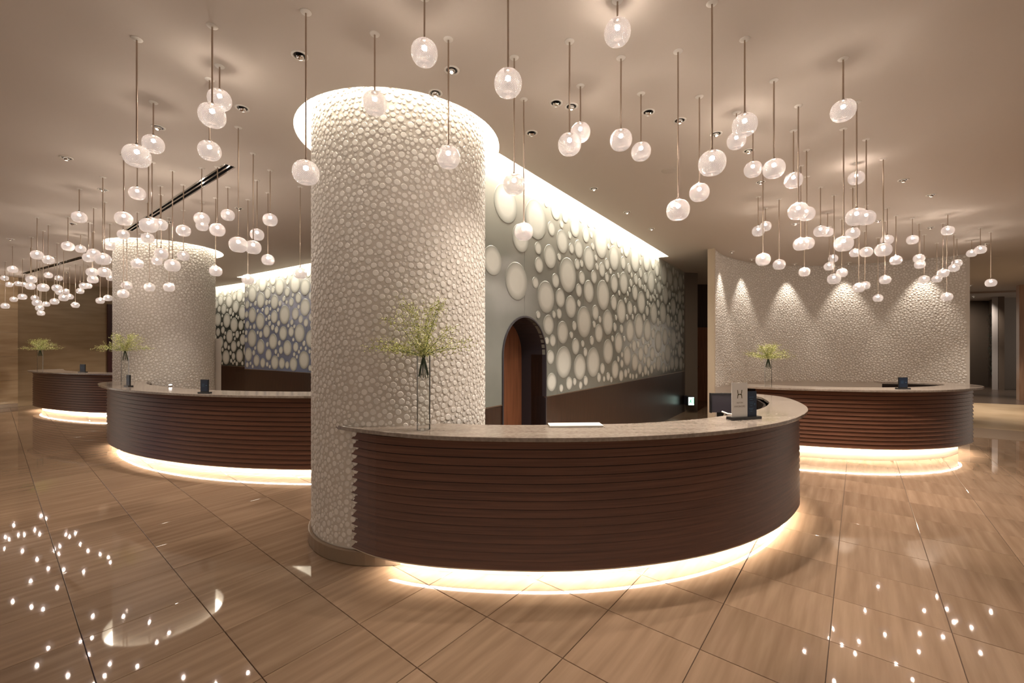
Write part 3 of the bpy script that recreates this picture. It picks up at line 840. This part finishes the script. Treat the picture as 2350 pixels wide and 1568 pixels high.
near_wood = [(-1.235, 3.175), (-0.93, 2.985), (-0.54, 2.87), (-0.03, 2.815), (0.42, 2.815), (0.87, 2.88), (1.32, 3.005), (1.75, 3.20), (2.16, 3.47), (2.52, 3.79), (2.77, 4.10), (2.96, 4.52), (3.03, 4.88), (2.93, 5.12), (2.7, 5.27)]
near_out = [(-1.37, 3.22), (-1.16, 3.08), (-0.89, 2.94), (-0.53, 2.81), (-0.1, 2.752), (0.4, 2.742), (0.87, 2.80), (1.34, 2.925), (1.78, 3.12), (2.20, 3.39), (2.57, 3.73), (2.84, 4.08), (3.04, 4.50), (3.15, 4.88), (3.12, 5.12), (2.95, 5.32), (2.66, 5.42)]
near_in = [(2.62, 5.22), (2.84, 5.12), (2.90, 4.96), (2.84, 4.78), (2.70, 4.46), (2.36, 4.03), (1.93, 3.70), (1.51, 3.45), (0.95, 3.26), (0.41, 3.20), (-0.22, 3.20), (-0.94, 3.35), (-1.28, 3.30)]
build_counter('front curved walnut counter with lit base beside the large pebble column', near_wood, near_out, near_in, 0.12, 1.01, 15)

mid_wood = [(-6.35, 7.25), (-6.56, 7.02), (-6.53, 6.86), (-6.30, 6.62), (-5.97, 6.34), (-5.41, 5.96), (-4.80, 5.645), (-4.12, 5.385), (-3.51, 5.23), (-2.97, 5.15), (-2.44, 5.12), (-1.75, 5.15), (-1.30, 5.22)]
mid_out = [(-6.30, 7.38), (-6.55, 7.20), (-6.68, 6.98), (-6.62, 6.80), (-6.36, 6.53), (-6.02, 6.26), (-5.46, 5.88), (-4.84, 5.565), (-4.14, 5.305), (-3.53, 5.15), (-2.98, 5.07), (-2.44, 5.04), (-1.75, 5.07), (-1.25, 5.14)]
mid_in = [(-1.25, 5.60), (-1.9, 5.52), (-2.55, 5.50), (-3.2, 5.55), (-3.82, 5.66), (-4.5, 5.90), (-5.2, 6.27), (-5.75, 6.68), (-6.02, 7.02)]
build_counter('second curved walnut counter with lit base left of the large pebble column', mid_wood, mid_out, mid_in, 0.12, 1.012, 15)

far_wood = [(-11.95, 11.15), (-12.06, 10.90), (-11.98, 10.62), (-11.37, 10.20), (-10.6, 9.83), (-9.65, 9.49), (-8.94, 9.35), (-8.1, 9.28), (-7.3, 9.30)]
far_out = [(-11.9, 11.28), (-12.13, 11.05), (-12.15, 10.78), (-12.03, 10.54), (-11.41, 10.12), (-10.63, 9.75), (-9.67, 9.41), (-8.95, 9.27), (-8.1, 9.20), (-7.25, 9.22)]
far_in = [(-7.25, 9.66), (-8.1, 9.64), (-8.9, 9.72), (-9.6, 9.86), (-10.4, 10.16), (-11.1, 10.55), (-11.55, 10.95)]
build_counter('farthest curved walnut counter with lit base before the streaked stone wall', far_wood, far_out, far_in, 0.14, 1.00, 15)

r_wood = [(3.62, 6.32), (3.82, 6.15), (4.09, 6.02), (4.55, 5.88), (5.0, 5.79), (5.5, 5.79), (6.08, 5.90), (6.55, 6.10), (6.86, 6.32), (6.98, 6.58), (6.9, 6.85), (6.55, 7.05)]
r_out = [(3.44, 6.27), (3.75, 6.05), (4.05, 5.93), (4.53, 5.80), (5.0, 5.71), (5.52, 5.71), (6.12, 5.82), (6.62, 6.03), (6.98, 6.28), (7.13, 6.58), (7.05, 6.88), (6.72, 7.12), (6.2, 7.28)]
r_in = [(6.15, 7.08), (6.5, 6.96), (6.72, 6.72), (6.66, 6.54), (6.3, 6.32), (5.8, 6.16), (5.3, 6.10), (4.8, 6.14), (4.3, 6.30), (3.9, 6.52), (3.62, 6.66)]
build_counter('curved walnut counter with lit base in front of the curved pebble wall', r_wood, r_out, r_in, 0.20, 1.01, 14)

# ------------------------------------------------------------------ pendants
GZ = [(0.012, 0.0600), (0.030, 0.0565), (0.047, 0.0470), (0.060, 0.0320), (0.0675, 0.0130), (0.0690, -0.0060), (0.0660, -0.0250), (0.0590, -0.0410), (0.0490, -0.0530), (0.0385, -0.0600), (0.0340, -0.0590), (0.0, -0.0560)]
def globe_mesh():
    b = MB(); b.lathe(GZ[:-1], 28); n = 28; k = len(GZ)-2
    b.v.append((0,0,GZ[-1][1])); c = len(b.v)-1
    for i in range(n): b.f.append((k*n+i, k*n+(i+1) % n, c)); b.m.append(0)
    return b.mesh('globe', M['globe'], True)
def bulb_mesh():
    me = bpy.data.meshes.new('bulb'); bm = bmesh.new(); bmesh.ops.create_icosphere(bm, subdivisions=1, radius=0.0145); bm.to_mesh(me); bm.free()
    me.materials.append(M['bulb']); return me
def cap_mesh():
    b = MB(); b.lathe([(0.0, 0.072), (0.0075, 0.072), (0.0085, 0.064), (0.019, 0.0615), (0.021, 0.0575), (0.0, 0.0565)], 16); return b.mesh('cap', M['metal'], True)
def canopy_mesh():
    b = MB(); b.lathe([(0.0, -0.006), (0.006, -0.006), (0.026, -0.004), (0.029, 0.0)], 20); return b.mesh('canopy', M['white'], True)
def pole_mesh():
    b = MB(); b.lathe([(0.0046, 0.0), (0.0046, 1.0)], 8); return b.mesh('pole', M['metal'], True)
me_g, me_b, me_c, me_n, me_p = globe_mesh(), bulb_mesh(), cap_mesh(), canopy_mesh(), pole_mesh()
# (x, y of the globe, width, y of the pole's foot on the ceiling or 0)
LAMPS = [
(974,120,62,0),(1166,190,64,0),(1417,73,62,0),(860,236,54,78),(1029,360,53,90),(702,395,66,28),(314,357,72,90),(352,330,57,235),(487,264,70,60),(504,228,60,152),
(481,345,57,0),(315,443,42,0),(1307,330,51,95),(1332,303,44,197),(1425,320,50,133),(1471,347,46,215),(1556,481,53,118),(1605,441,47,222),(1634,373,66,0),(1709,286,60,90),
(1690,322,46,0),(1728,388,44,0),(1776,386,53,185),(1821,413,43,300),(1935,253,62,135),(1965,408,41,0),(1966,497,56,235),(1988,499,47,320),(1832,484,51,243),(1851,490,42,345),
(1838,560,38,0),(1852,558,36,0),(1751,595,36,386),(1788,607,31,457),(1740,530,29,452),(1757,519,28,0),(1846,624,27.5,0),(1883,530,35,430),(1899,532,29,0),(1936,559,48,296),
(1957,535,35,430),(2027,573,43,365),(2036,550,32,478),(2056,597,31.5,495),(1988,578,32,0),(1962,580,27,0),(2094,550,32,501),(2109,593,31,513),(2111,607,28,0),(2121,641,28,539),
(2150,640,26,558),(2164,627,31,513),(2189,615,28,539),(2196,604,28,547),(2175,529,32,492),(2173,681,30,0),(2230,581,27,551),(2250,573,28,523),(2274,649,31,533),
(1912,593,24,0),(1903,611,26,0),(1932,626,28,0),(1914,640,33,448),(1971,660,30,0),(1985,655,26,0),(2031,642,29,0),(2015,684,27,546),
(1180,422,50,132),(1202,531,43,228),(689,627,31,0),
(182,498,39,433.6),(284,501,45,0),(283,538,31,0),(341,517,46,0),(349,514,42,0),(368,515,36,427),(370,582,33,447),(339,546,33,0),(315,605,30,487),(360,599,27,0),
(396,609,38,392),(388,659,29,500),(343,659,28,0),(421,587,30,483),(421,529,36,425),(463,502,38,386),(464,518,31,0),(499,527,38,0),(495,622,31,455),(523,493,34,430),
(547,561,45,292.6),(581,567,37,352.5),(590,538,34,414),(620,504,35.5,391),(615,596,31,443),(569,641,29,458.7),
(156,565,33,498),(185,571,28,539),(215,582,32,477),(203,591,28,510),(236,594,42,406.7),(252,564.5,27,513),(240,624.6,35,464),(211,624.5,30,0),(213,641,28,0),(253,638,20,0),
(230,690,22,585),(248,684,22,0),(192,656,23,0),(202,656,20,0),(184,668,20,0),(173,700,21.5,606),(85,585,34,499.5),(111,596,32,516),(29,618,27,564),(10.5,638,20.5,0),
(21,653,20,0),(72,641,30,544),(42,651,19,0),(56,653,19,0),(70,657,26,0),(99,660,30,530),(111,631.5,22,0),(135,638,20,0),(131,661,27,558),(137,671,21,0),
(51.5,681,24,594),(31.5,687,20,0),(12,702,23,0),(80,684,20,0),(85,695,25,0),(91,707,22,0),(94,718.5,20,0),(106,698,19,0),(125,692,23,0),(146,683.5,25,0),
(160,681,20,0),(151.5,669,19,0),(283,674,29,0),(291,655,27,0)]
ORD = ['first','second','third','fourth','fifth','sixth','seventh','eighth','ninth','tenth','eleventh','twelfth']
NUM = ['zero','one','two','three','four','five','six','seven','eight','nine','ten','eleven','twelve']
def clusters():
    cl = {}
    for i, l in enumerate(LAMPS):
        x, y = l[0], l[1]
        k = ('far left cluster' if x < 262 else 'left cluster' if x < 640 else 'central sparse group' if x < 1660 else 'right-hand cluster')
        cl.setdefault(k, []).append(i)
    lab = {}
    for k, ids in cl.items():
        ids.sort(key=lambda i: LAMPS[i][1]); n = len(ids); nb = max(1, int(math.ceil(n/6.0))); sz = int(math.ceil(n/nb))
        for bnd in range(nb):
            part = ids[bnd*sz:(bnd+1)*sz]; m_ = len(part)
            if not m_: continue
            if bnd == 0: what = '%s highest' % NUM[m_]
            elif (bnd+1)*sz >= n: what = '%s lowest' % NUM[m_]
            else: what = '%s on level %s' % (NUM[m_], NUM[bnd+1])
            part.sort(key=lambda i: LAMPS[i][0])
            for r_, i in enumerate(part):
                lab[i] = ('globe pendant %s from left of %s in %s' % (ORD[r_], what, k), 'globe pendants of the %s' % k)
    return lab
LAB = clusters()
def build_pendants():
    proto = None
    for i, (x, y, w, yt) in enumerate(LAMPS):
        st = math.sqrt(1+((x-CX)/F)**2)
        z = F*(CEIL-HC)/(HZ-yt) if yt else 0.138*F*st/w
        z = min(z, 11.0)
        X = (x-CX)/F*z; h = HC+(HZ-y)/F*z
        h = min(h, CEIL-.12)
        if proto is None:
            r = empty('pendant_lamp', (X, z, h)); proto = r
            put('globe', me_g, r); put('bulb', me_b, r, Matrix.Translation((0, 0, .022))); put('cap', me_c, r)
        else:
            r = proto.copy(); C.objects.link(r); r.location = (X, z, h)
            for ch in list(proto.children):
                if ch.name.split('.')[0] in ('globe', 'bulb', 'cap'):
                    c = ch.copy(); C.objects.link(c); c.parent = r
        L = CEIL-h-.07
        put('pole', me_p, r, Matrix.Translation((0, 0, .07)) @ Matrix.Diagonal((1, 1, max(L, .01), 1)))
        put('canopy', me_n, r, Matrix.Translation((0, 0, CEIL-h-.0005)))
        tag(r, LAB[i][0], 'pendant lamp', LAB[i][1])
build_pendants()

# ------------------------------------------------------------------ downlights
def spot(parent, loc, target, W, size=1.0, blend=0.5, col=NEUT, rad=0.03):
    d = bpy.data.lights.new('beam', 'SPOT'); d.energy = W; d.color = col; d.spot_size = size; d.spot_blend = blend; d.shadow_soft_size = rad
    o = bpy.data.objects.new('beam', d); C.objects.link(o)
    v = (Vector(target)-Vector(loc)).normalized()
    q_ = v.to_track_quat('-Z', 'Y')
    o.parent = parent; o.matrix_local = Matrix.Translation(Vector(loc)-Vector(parent.location)) @ q_.to_matrix().to_4x4()
    return o
def dl_mesh():
    a = MB(); a.lathe([(0.050, 0.0), (0.050, -0.004), (0.041, -0.006), (0.036, -0.003), (0.036, 0.0)], 24)
    b = MB(); b.lathe([(0.036, -0.002), (0.030, -0.0012), (0.0, -0.0012)], 20)
    c = MB(); c.lathe([(0.0, -0.026), (0.012, -0.026), (0.022, -0.018), (0.024, -0.002)], 16); 
    e = MB(); e.lathe([(0.0, -0.0285), (0.010, -0.0268), (0.0115, -0.0262)], 14)
    return a.mesh('trim_ring', M['white'], True), b.mesh('housing', M['black'], True), c.mesh('gimbal', M['chrome'], True), e.mesh('lens', M['lens'], True)
ma_, mb_, mc_, me_ = dl_mesh()
def downlight(X, Y, label, W=0, target=None, size=1.1, blend=0.6, col=NEUT, grp='recessed ceiling downlights', tilt=0):
    r = empty('ceiling_downlight', (X, Y, CEIL)); tag(r, label, 'downlight', grp)
    put('trim_ring', ma_, r); put('housing', mb_, r)
    R_ = Matrix.Rotation(tilt, 4, 'X')
    put('gimbal', mc_, r, R_); put('lens', me_, r, R_)
    if W: spot(r, (X, Y, CEIL-.045), target or (X, Y, 0), W, size, blend, col)
    return r
DLP = [(688,127,'left of the large column ring, upper left',1),(1037,161,'above the right side of the large column ring',1),(1276,236,'between the front pendants and the cove slot',1),
(1488,257,'right of the four central pendants',1),(1220,305,'beside the cove slot just right of the column ring',1),(556,248,'beyond the pair of overlapping left pendants',0),(363,292,'above the two large leftmost pendants',0),
(1363,433,'near the middle of the cove slot, single',0),(1439,487,'along the cove slot, nearer its end',0),(1495,525,'closest to the end of the cove slot',0),
(237,435,'among the far left poles, nearer',0),(166,513,'among the far left poles, farther',0),(1643,307,'behind the tall pole right of centre',0)]
for (x, y, t, lit) in DLP:
    X, Y = cpx(x, y); downlight(X, Y, 'recessed ceiling downlight '+t, tilt=0.5*(-1)**x)
# round ceiling speakers / sprinklers
X, Y = cpx(1536, 391)
b = MB(); b.lathe([(0.0, -.008), (.05, -.008), (.075, -.003), (.08, 0)], 28, (0,0,0)); o = b.build('ceiling_speaker', M['grout'], smooth=True); o.location = (X, Y, CEIL)
tag(o, 'round ceiling speaker behind the low pendant right of centre', 'speaker')
# lit downlights over the counters
for k, (X, Y, t) in enumerate([(-0.55, 3.05,'left end'), (0.45, 3.22,'middle'), (1.35, 3.42,'right part'), (2.2, 3.95,'right curve'), (2.75, 4.7,'right tip')]):
    downlight(X, Y, 'lit recessed downlight over the %s of front counter' % t, P_SPOT*(0.0 if k == 0 else 0.6 if k == 1 else 1.0), size=1.9, blend=0.7)
for k, (X, Y, t) in enumerate([(-6.0, 6.9,'left tip'), (-5.0, 6.2,'left half'), (-3.6, 5.6,'middle'), (-2.4, 5.45,'right part')]):
    downlight(X, Y, 'lit recessed downlight over the %s of second counter' % t, P_SPOT*(0.0 if k == 0 else 0.7), size=1.7, blend=0.7)
for k, (X, Y, t) in enumerate([(-10.9, 10.4,'left half'), (-9.3, 9.9,'right half')]):
    downlight(X, Y, 'lit recessed downlight over the %s of farthest counter' % t, P_SPOT*.9, size=1.7, blend=0.7)
for k, (X, Y, t) in enumerate([(4.2, 6.3,'left half'), (5.3, 6.15,'middle'), (6.4, 6.5,'right end')]):
    downlight(X, Y, 'lit recessed downlight over the %s of right counter' % t, P_SPOT*.9, size=1.7, blend=0.7)
# scallops on the pebble wall
rp = spline(RW, 8)
for k, xp in enumerate((1652, 1704, 1806, 1942, 2112)):
    best = min(rp, key=lambda p: abs(CX+F*p.x/p.y-xp)); i = rp.index(best); d = (rp[min(i+1, len(rp)-1)]-rp[max(i-1, 0)]).normalized(); nn = Vector((d.y, -d.x))
    p = best+nn*0.22
    downlight(p.x, p.y, 'lit wall-washing downlight over pebble wall, %s from its left end' % ORD[k], 90, (best.x+nn.x*.12, best.y+nn.y*.12, 0.0), size=1.08, blend=0.65)
# pools on the floor
for (x, y, W, t) in ((2073,413,120,'pair right of the right cluster, nearer'), (2137,447,240,'pair right of the right cluster, farther'), (2262,560,200,'at far right above the corridor floor')):
    X, Y = cpx(x, y); downlight(X, Y, 'lit recessed downlight of the '+t if 'pair' in t else 'lit recessed downlight '+t, W, size=1.15, blend=0.7, col=NEUT)
downlight(16.95, 15.6, 'added recessed downlight washing the end wall of the far right corridor', 160, (18.3, 17.0, 1.5), size=1.6, blend=0.9)  # added lamp, lifts the otherwise black end wall
for (X, Y, W, t) in ((13.6, 12.6, 600, 'added before the metal ceiling trim at far right'), (11.6, 9.6, 400, 'added beside the panelled wall at far right'), (16.6, 15.3, 300, 'added deep in the corridor at far right'), (-11.6, 11.9, 150, 'washing the streaked stone wall, nearer'), (-11.3, 13.0, 140, 'washing the streaked stone wall, farther'), (-4.3, 4.1, 70, 'lighting the floor left of the large column'), (-8.5, 7.2, 60, 'lighting the floor before the farthest counter'), (11.2, 11.2, 500, 'added to light the pale floor at far right')):  # far right ones are added to brighten the corridor and its ceiling
    downlight(X, Y, 'lit recessed downlight '+t, W, size=1.3, blend=0.8)

# ------------------------------------------------------------------ vases and sprays
def build_vase(loc, label, hgt=0.53):
    r = empty('glass_vase', loc); tag(r, label, 'vase', 'tall cylindrical glass vases on the counters')
    R = 0.047
    b = MB(); b.lathe([(R, 0.036), (R, hgt), (R-.003, hgt)], 32); b.build('vessel', M['vase'], r, smooth=False)
    b = MB(); b.lathe([(0, .0005), (R-.0005, .0005), (R-.0005, .034), (0, .034)], 32); b.build('glass_base', M['vase'], r, smooth=False)
    return r
def build_spray(loc, label, seed, wid=0.37, up=0.36, n=25, back=1.0):
    rnd = random.Random(seed); r = empty('flower_spray', loc); tag(r, label, 'flowers', 'airy green sprays in the vases')
    # bundle below the tie
    for k in range(9):
        a = k*2*math.pi/9; q_ = 0.036
        b = MB(); b.tube([(0.004*math.cos(a), .004*math.sin(a), 0), (q_*.6*math.cos(a), q_*.6*math.sin(a), -.07), (q_*math.cos(a), q_*math.sin(a), -.13-.03*rnd.random())], .0035, .003, 5)
        b.build('stem_end', M['stem_dark'], r)
    b = MB(); b.lathe([(0.010, -.012), (0.015, 0.0), (0.010, .014)], 12); b.build('tie', M['stem_dark'], r, smooth=True)
    for k in range(n):
        a = 2*math.pi*k/n*1.0+rnd.uniform(-.2, .2); el = rnd.random()
        if k % 4 == 0: el = 0.95
        if k % 4 == 1: el = 0.05
        reach = wid*(1.0-0.65*el)*rnd.uniform(.8, 1.05); hh = up*(0.12+0.9*el)*rnd.uniform(.85, 1.05)
        pts = []
        for i in range(8):
            t = i/7; rr = reach*(t**0.9); z = hh*(math.sin(t*math.pi/2*(1.0 if el > .5 else 1.15)))
            yy = rr*math.sin(a+.15*t); pts.append(Vector((rr*math.cos(a+.15*t), yy*back if yy > 0 else yy, z)))
        b = MB(); b.tube(pts, .0022, .0008, 4); br = b.build('branch', M['stem'], r)
        lb = MB()
        def leaf(p, d, s):
            up_ = Vector((rnd.uniform(-1,1), rnd.uniform(-1,1), rnd.uniform(-.3,1))).normalized()
            w = d.cross(up_).normalized()*s*.28
            lb.add([p, p+d*s*.5+w, p+d*s, p+d*s*.5-w, p+d*s*.5+w.cross(d)*.3], [(0,1,4),(1,2,4),(2,3,4),(3,0,4)])
        for i in range(1, 8):
            for q_ in range(16):
                t = rnd.random(); p = pts[i-1].lerp(pts[i], t) + Vector((rnd.gauss(0,1), rnd.gauss(0,1), rnd.gauss(0,1)))*(.011*min(i,4)/2)
                d = ((pts[i]-pts[i-1]).normalized()*.5 + Vector((rnd.uniform(-1,1), rnd.uniform(-1,1), rnd.uniform(-.8,1)))).normalized()
                leaf(p, d, rnd.uniform(.008, .019))
            # side twig
            if i > 1:
                d = ((pts[i]-pts[i-1]).normalized()+Vector((rnd.uniform(-.8,.8), rnd.uniform(-.8,.8), rnd.uniform(-.3,.8)))).normalized()
                L = rnd.uniform(.04, .09)
                for q_ in range(7):
                    leaf(pts[i]+d*L*q_/6, (d*.4+Vector((rnd.uniform(-1,1), rnd.uniform(-1,1), rnd.uniform(-1,1)))).normalized(), rnd.uniform(.008, .017))
        o = lb.build('leaves', M['leaf'], br, fix=False); tag(o, kind='stuff')
    return r
def vase_set(xp, z, ht, name, seed, wid, up, hv=0.53):
    X = (xp-CX)/F*z
    build_vase((X, z, ht+.0005), 'tall clear cylindrical glass vase on the '+name, hv)
    build_spray((X, z, ht+hv-.01), 'airy yellow-green leafy spray in the vase on the '+name, seed, wid, up, 25, 0.18 if seed == 1 else 1.0)
vase_set(972, 3.01, 1.01, 'left end of the front counter', 1, .41, .37)
vase_set(287, 6.55, 1.012, 'left end of the second counter', 2, .36, .24)
vase_set(92, 9.85, 1.0, 'left end of the farthest counter', 3, .36, .22)
vase_set(1763, 6.33, 1.01, 'left end of the right counter', 4, .33, .18, .42)

# ------------------------------------------------------------------ signs and desk items
def add_text(body, size, mtx, parent, m, name='lettering', ext=0.0004, align='CENTER'):
    c = bpy.data.curves.new(name, 'FONT'); c.body = body; c.size = size; c.align_x = align; c.align_y = 'CENTER'; c.extrude = ext
    t = bpy.data.objects.new('t', c); C.objects.link(t); bpy.context.view_layer.update()
    me = bpy.data.meshes.new_from_object(t.evaluated_get(bpy.context.evaluated_depsgraph_get()))
    bpy.data.objects.remove(t); bpy.data.curves.remove(c); me.materials.clear(); me.materials.append(m)
    return put(name, me, parent, mtx)
FR = Matrix.Rotation(math.radians(90), 4, 'X')
def near_sign():
    xp, yp = 1707, 962; X, Y = px(xp, yp, 1.01); Y0 = Y
    base = empty('sign_holder', (X, Y, 1.0105), math.radians(16)); tag(base, 'black weighted holder with a white card and a blue card on front counter', 'sign')
    w = 0.285
    b = MB(); b.box(-w/2, w/2, -.038, .034, 0, .022); o = b.build('holder_base', M['black'], base)
    # white card
    cw, ch = .155, .275
    b = MB(); b.box(-w/2+.012, -w/2+.012+cw, -.012, -.009, .0225, .0225+ch); card = b.build('white_card', M['card'], base)
    cxm = -w/2+.012+cw/2
    e = MB(); y0 = -.0126; cz = .0225+ch*.66; s = .021
    # emblem: two flared uprights joined by two curved bars
    for sg in (-1, 1):
        x0 = cxm+sg*s
        e.add([(x0-.003*sg, y0, cz+.034), (x0+.004*sg, y0, cz+.034), (x0+.001*sg, y0, cz+.006), (x0-.008*sg, y0, cz+.004)], [(0,1,2,3)])
        e.add([(x0-.008*sg, y0, cz-.004), (x0+.001*sg, y0, cz-.006), (x0+.004*sg, y0, cz-.034), (x0-.003*sg, y0, cz-.034)], [(0,1,2,3)])
        e.add([(cxm, y0, cz+.002), (cxm, y0, cz-.004), (x0-.001*sg, y0, cz-.012), (x0-.001*sg, y0, cz+.004)], [(0,1,2,3)])
    e.build('emblem', M['ink'], card, fix=False)
    add_text('HILTON', .017, Matrix.Translation((cxm, -.0128, .0225+ch*.41)) @ FR, card, M['ink2'])
    add_text('HHONORS', .022, Matrix.Translation((cxm, -.0128, .0225+ch*.30)) @ FR, card, M['ink2'])
    # blue card behind, in a clear stand
    bw, bh = .105, .20
    b = MB(); b.box(w/2-.012-bw, w/2-.012, .002, .005, .0225, .0225+bh); bc = b.build('blue_card', M['blue'], base)
    pr_ = MB()
    for k, (z, a, c) in enumerate([(.75,.30,.72),(.66,.34,.62),(.55,.30,.70),(.48,.34,.66),(.40,.38,.60),(.30,.28,.70),(.25,.34,.64),(.18,.38,.6)]):
        pr_.box(w/2-.012-bw+bw*a, w/2-.012-bw+bw*c, .0012, .0018, .0225+bh*z, .0225+bh*z+.003)
    cx_, cz_ = w/2-.012-bw*.18, .0225+bh*.47
    for k in range(4):
        an = k*math.pi/2; pr_.add([(cx_+.014*math.cos(an), .0014, cz_+.014*math.sin(an)), (cx_+.003*math.cos(an+.8), .0014, cz_+.003*math.sin(an+.8)), (cx_, .0014, cz_), (cx_+.003*math.cos(an-.8), .0014, cz_+.003*math.sin(an-.8))], [(0,1,2,3)])
    pr_.build('print', M['blue_light'], bc, fix=False)
near_sign()
def small_sign(xp, z, ht, label, rot=0, w=.115, h=.16):
    X = (xp-CX)/F*z
    r = empty('sign_holder', (X, z, ht+.0005), rot); tag(r, label, 'sign', 'small navy signs on the counters')
    b = MB(); b.box(-w*.66, w*.66, -.03, .03, 0, .018); b.build('holder_base', M['black'], r)
    b = MB(); b.box(-w/2, w/2, -.006, .006, .0182, .018+h); f = b.build('frame', M['black'], r)
    b = MB(); b.box(-w/2+.008, w/2-.008, -.0085, -.0062, .026, .010+h); b.build('blue_card', M['blue'], f)
    b = MB()
    for q_, (a, c) in enumerate(((.2,.55),(.2,.5),(.22,.52))): b.box(-w/2+w*a, -w/2+w*c, -.0092, -.0087, .018+h*(.62-.1*q_), .018+h*(.62-.1*q_)+.004)
    b.box(w*.18, w*.36, -.0092, -.0087, .018+h*.5, .018+h*.5+.008)
    b.build('print', M['blue_light'], f)
small_sign(470, 5.30, 1.012, 'small navy sign on the right part of the second counter', -.2, .115, .155)
small_sign(190, 9.75, 1.0, 'small navy sign on the farthest counter', -.25, .17, .17)
small_sign(2072, 5.85, 1.01, 'small navy sign on the right counter', .0, .125, .145)
small_sign(295, 6.18, 1.012, 'dark narrow sign seen edge-on before the second counter vase', -.5, .115, .155)

def monitor():
    z = 4.35; X0, X1 = (1633-CX)/F*z, (1683-CX)/F*z; zt = HC-(905-HZ)/F*z; zb = HC-(948-HZ)/F*z
    r = empty('monitor', ((X0+X1)/2, z, zb)); tag(r, 'dark back of a desk monitor behind the white card on front counter', 'monitor')
    w, h = X1-X0, zt-zb
    b = MB(); b.box(-w/2, w/2, 0, .03, 0.005, h); b.build('shell', M['screen_back'], r)
    b = MB(); b.box(-w/2-.008, w/2+.008, -.006, .034, h, h+.010); b.box(-w/2-.008, -w/2, -.006, .034, 0, h); b.box(w/2, w/2+.008, -.006, .034, 0, h); b.build('bezel', M['black'], r)
    b = MB(); b.box(-.03, .03, .03, .06, -.02, h*.6); b.box(-.09, .09, -.02, .14, -.17-.0, -.155); b.box(-.03, .03, .04, .06, -.16, 0); b.build('stand', M['black'], r)
monitor()
# back desks behind the counters (carry monitor, papers)
def desk():
    r = empty('back_desk', (1.55, 4.25, 0)); tag(r, 'low staff desk behind the right part of front counter', 'desk')
    b = MB(); b.box(-.25, .85, -.25, .35, .735, .76); b.build('desk_top', M['grout'], r)
    b = MB(); b.box(-.22, .82, .20, .33, 0, .735); b.build('cabinet', M['dark_wood'], r)
desk()
def paper(xa, xb, y, label):
    (X0, Y0), (X1, Y1) = px(xa, y+1, 1.012), px(xb, y, 1.012)
    r = empty('paper_sheet', (X0, Y0-.02, 1.0115)); a = math.atan2(Y1-Y0, X1-X0); r.rotation_euler = (0,0,a)
    L = math.hypot(X1-X0, Y1-Y0); tag(r, label, 'paper')
    b = MB(); b.box(0, L, -.10, .02, 0, .008); b.build('sheets', M['paper'], r)
    b = MB(); b.box(-.003, L+.003, -.103, .023, .0082, .0105); b.build('cover', M['card'], r)
paper(1258, 1375, 973, 'flat white folder lying on inner edge of front counter')
def cable():
    P = [px(1655, 945, 1.02), px(1668, 950, 1.02), px(1682, 951, 1.02), px(1700, 952, 1.02)]
    b = MB(); b.tube([(p[0], p[1]-.02, 1.022) for p in P], .008, .006, 8); o = b.build('white_pen', M['paper'], smooth=True)
    tag(o, 'slim white pen lying left of the white card on front counter', 'pen')
cable()
# small uplight glow on the second counter
def uplight():
    X, Y = px(391, 887.5, 1.012); r = empty('counter_lamp', (X, Y+.0, 1.0125)); tag(r, 'tiny bright uplight on the second counter before its column', 'lamp')
    b = MB(); b.lathe([(0.0, 0), (.028, 0), (.030, .012), (.022, .020), (0, .020)], 20); b.build('base', M['chrome'], r, smooth=True)
    b = MB(); b.lathe([(0.020, .0205), (.017, .030), (0.0, .034)], 16); b.build('lens', emis('uplight_lens', (1, .95, .92), 12), r, smooth=True)
    spot(r, (X, Y, 1.06), (X-.25, Y+1.0, 1.75), 9, 1.3, 1.0, (1, .93, .92), .02)
uplight()

# added blue glow panel out of frame at the left, giving the cool tinge on the second column
wn = empty('blue_glow_panel', (-16.6, 4.6, 0)); tag(wn, kind='structure')
b = MB(); b.box(0, .04, -1.2, 1.2, .3, 3.1); b.build('pane', emis('blue_fill_glow', (0.25, 0.42, 1.0), 0.4), wn)
b = MB(); b.box(0, .08, -1.3, -1.2, .2, 3.2); b.box(0, .08, 1.2, 1.3, .2, 3.2); b.box(0, .08, -1.3, 1.3, .2, .3); b.box(0, .08, -1.3, 1.3, 3.1, 3.2); b.build('glow_frame', M['metal'], wn)
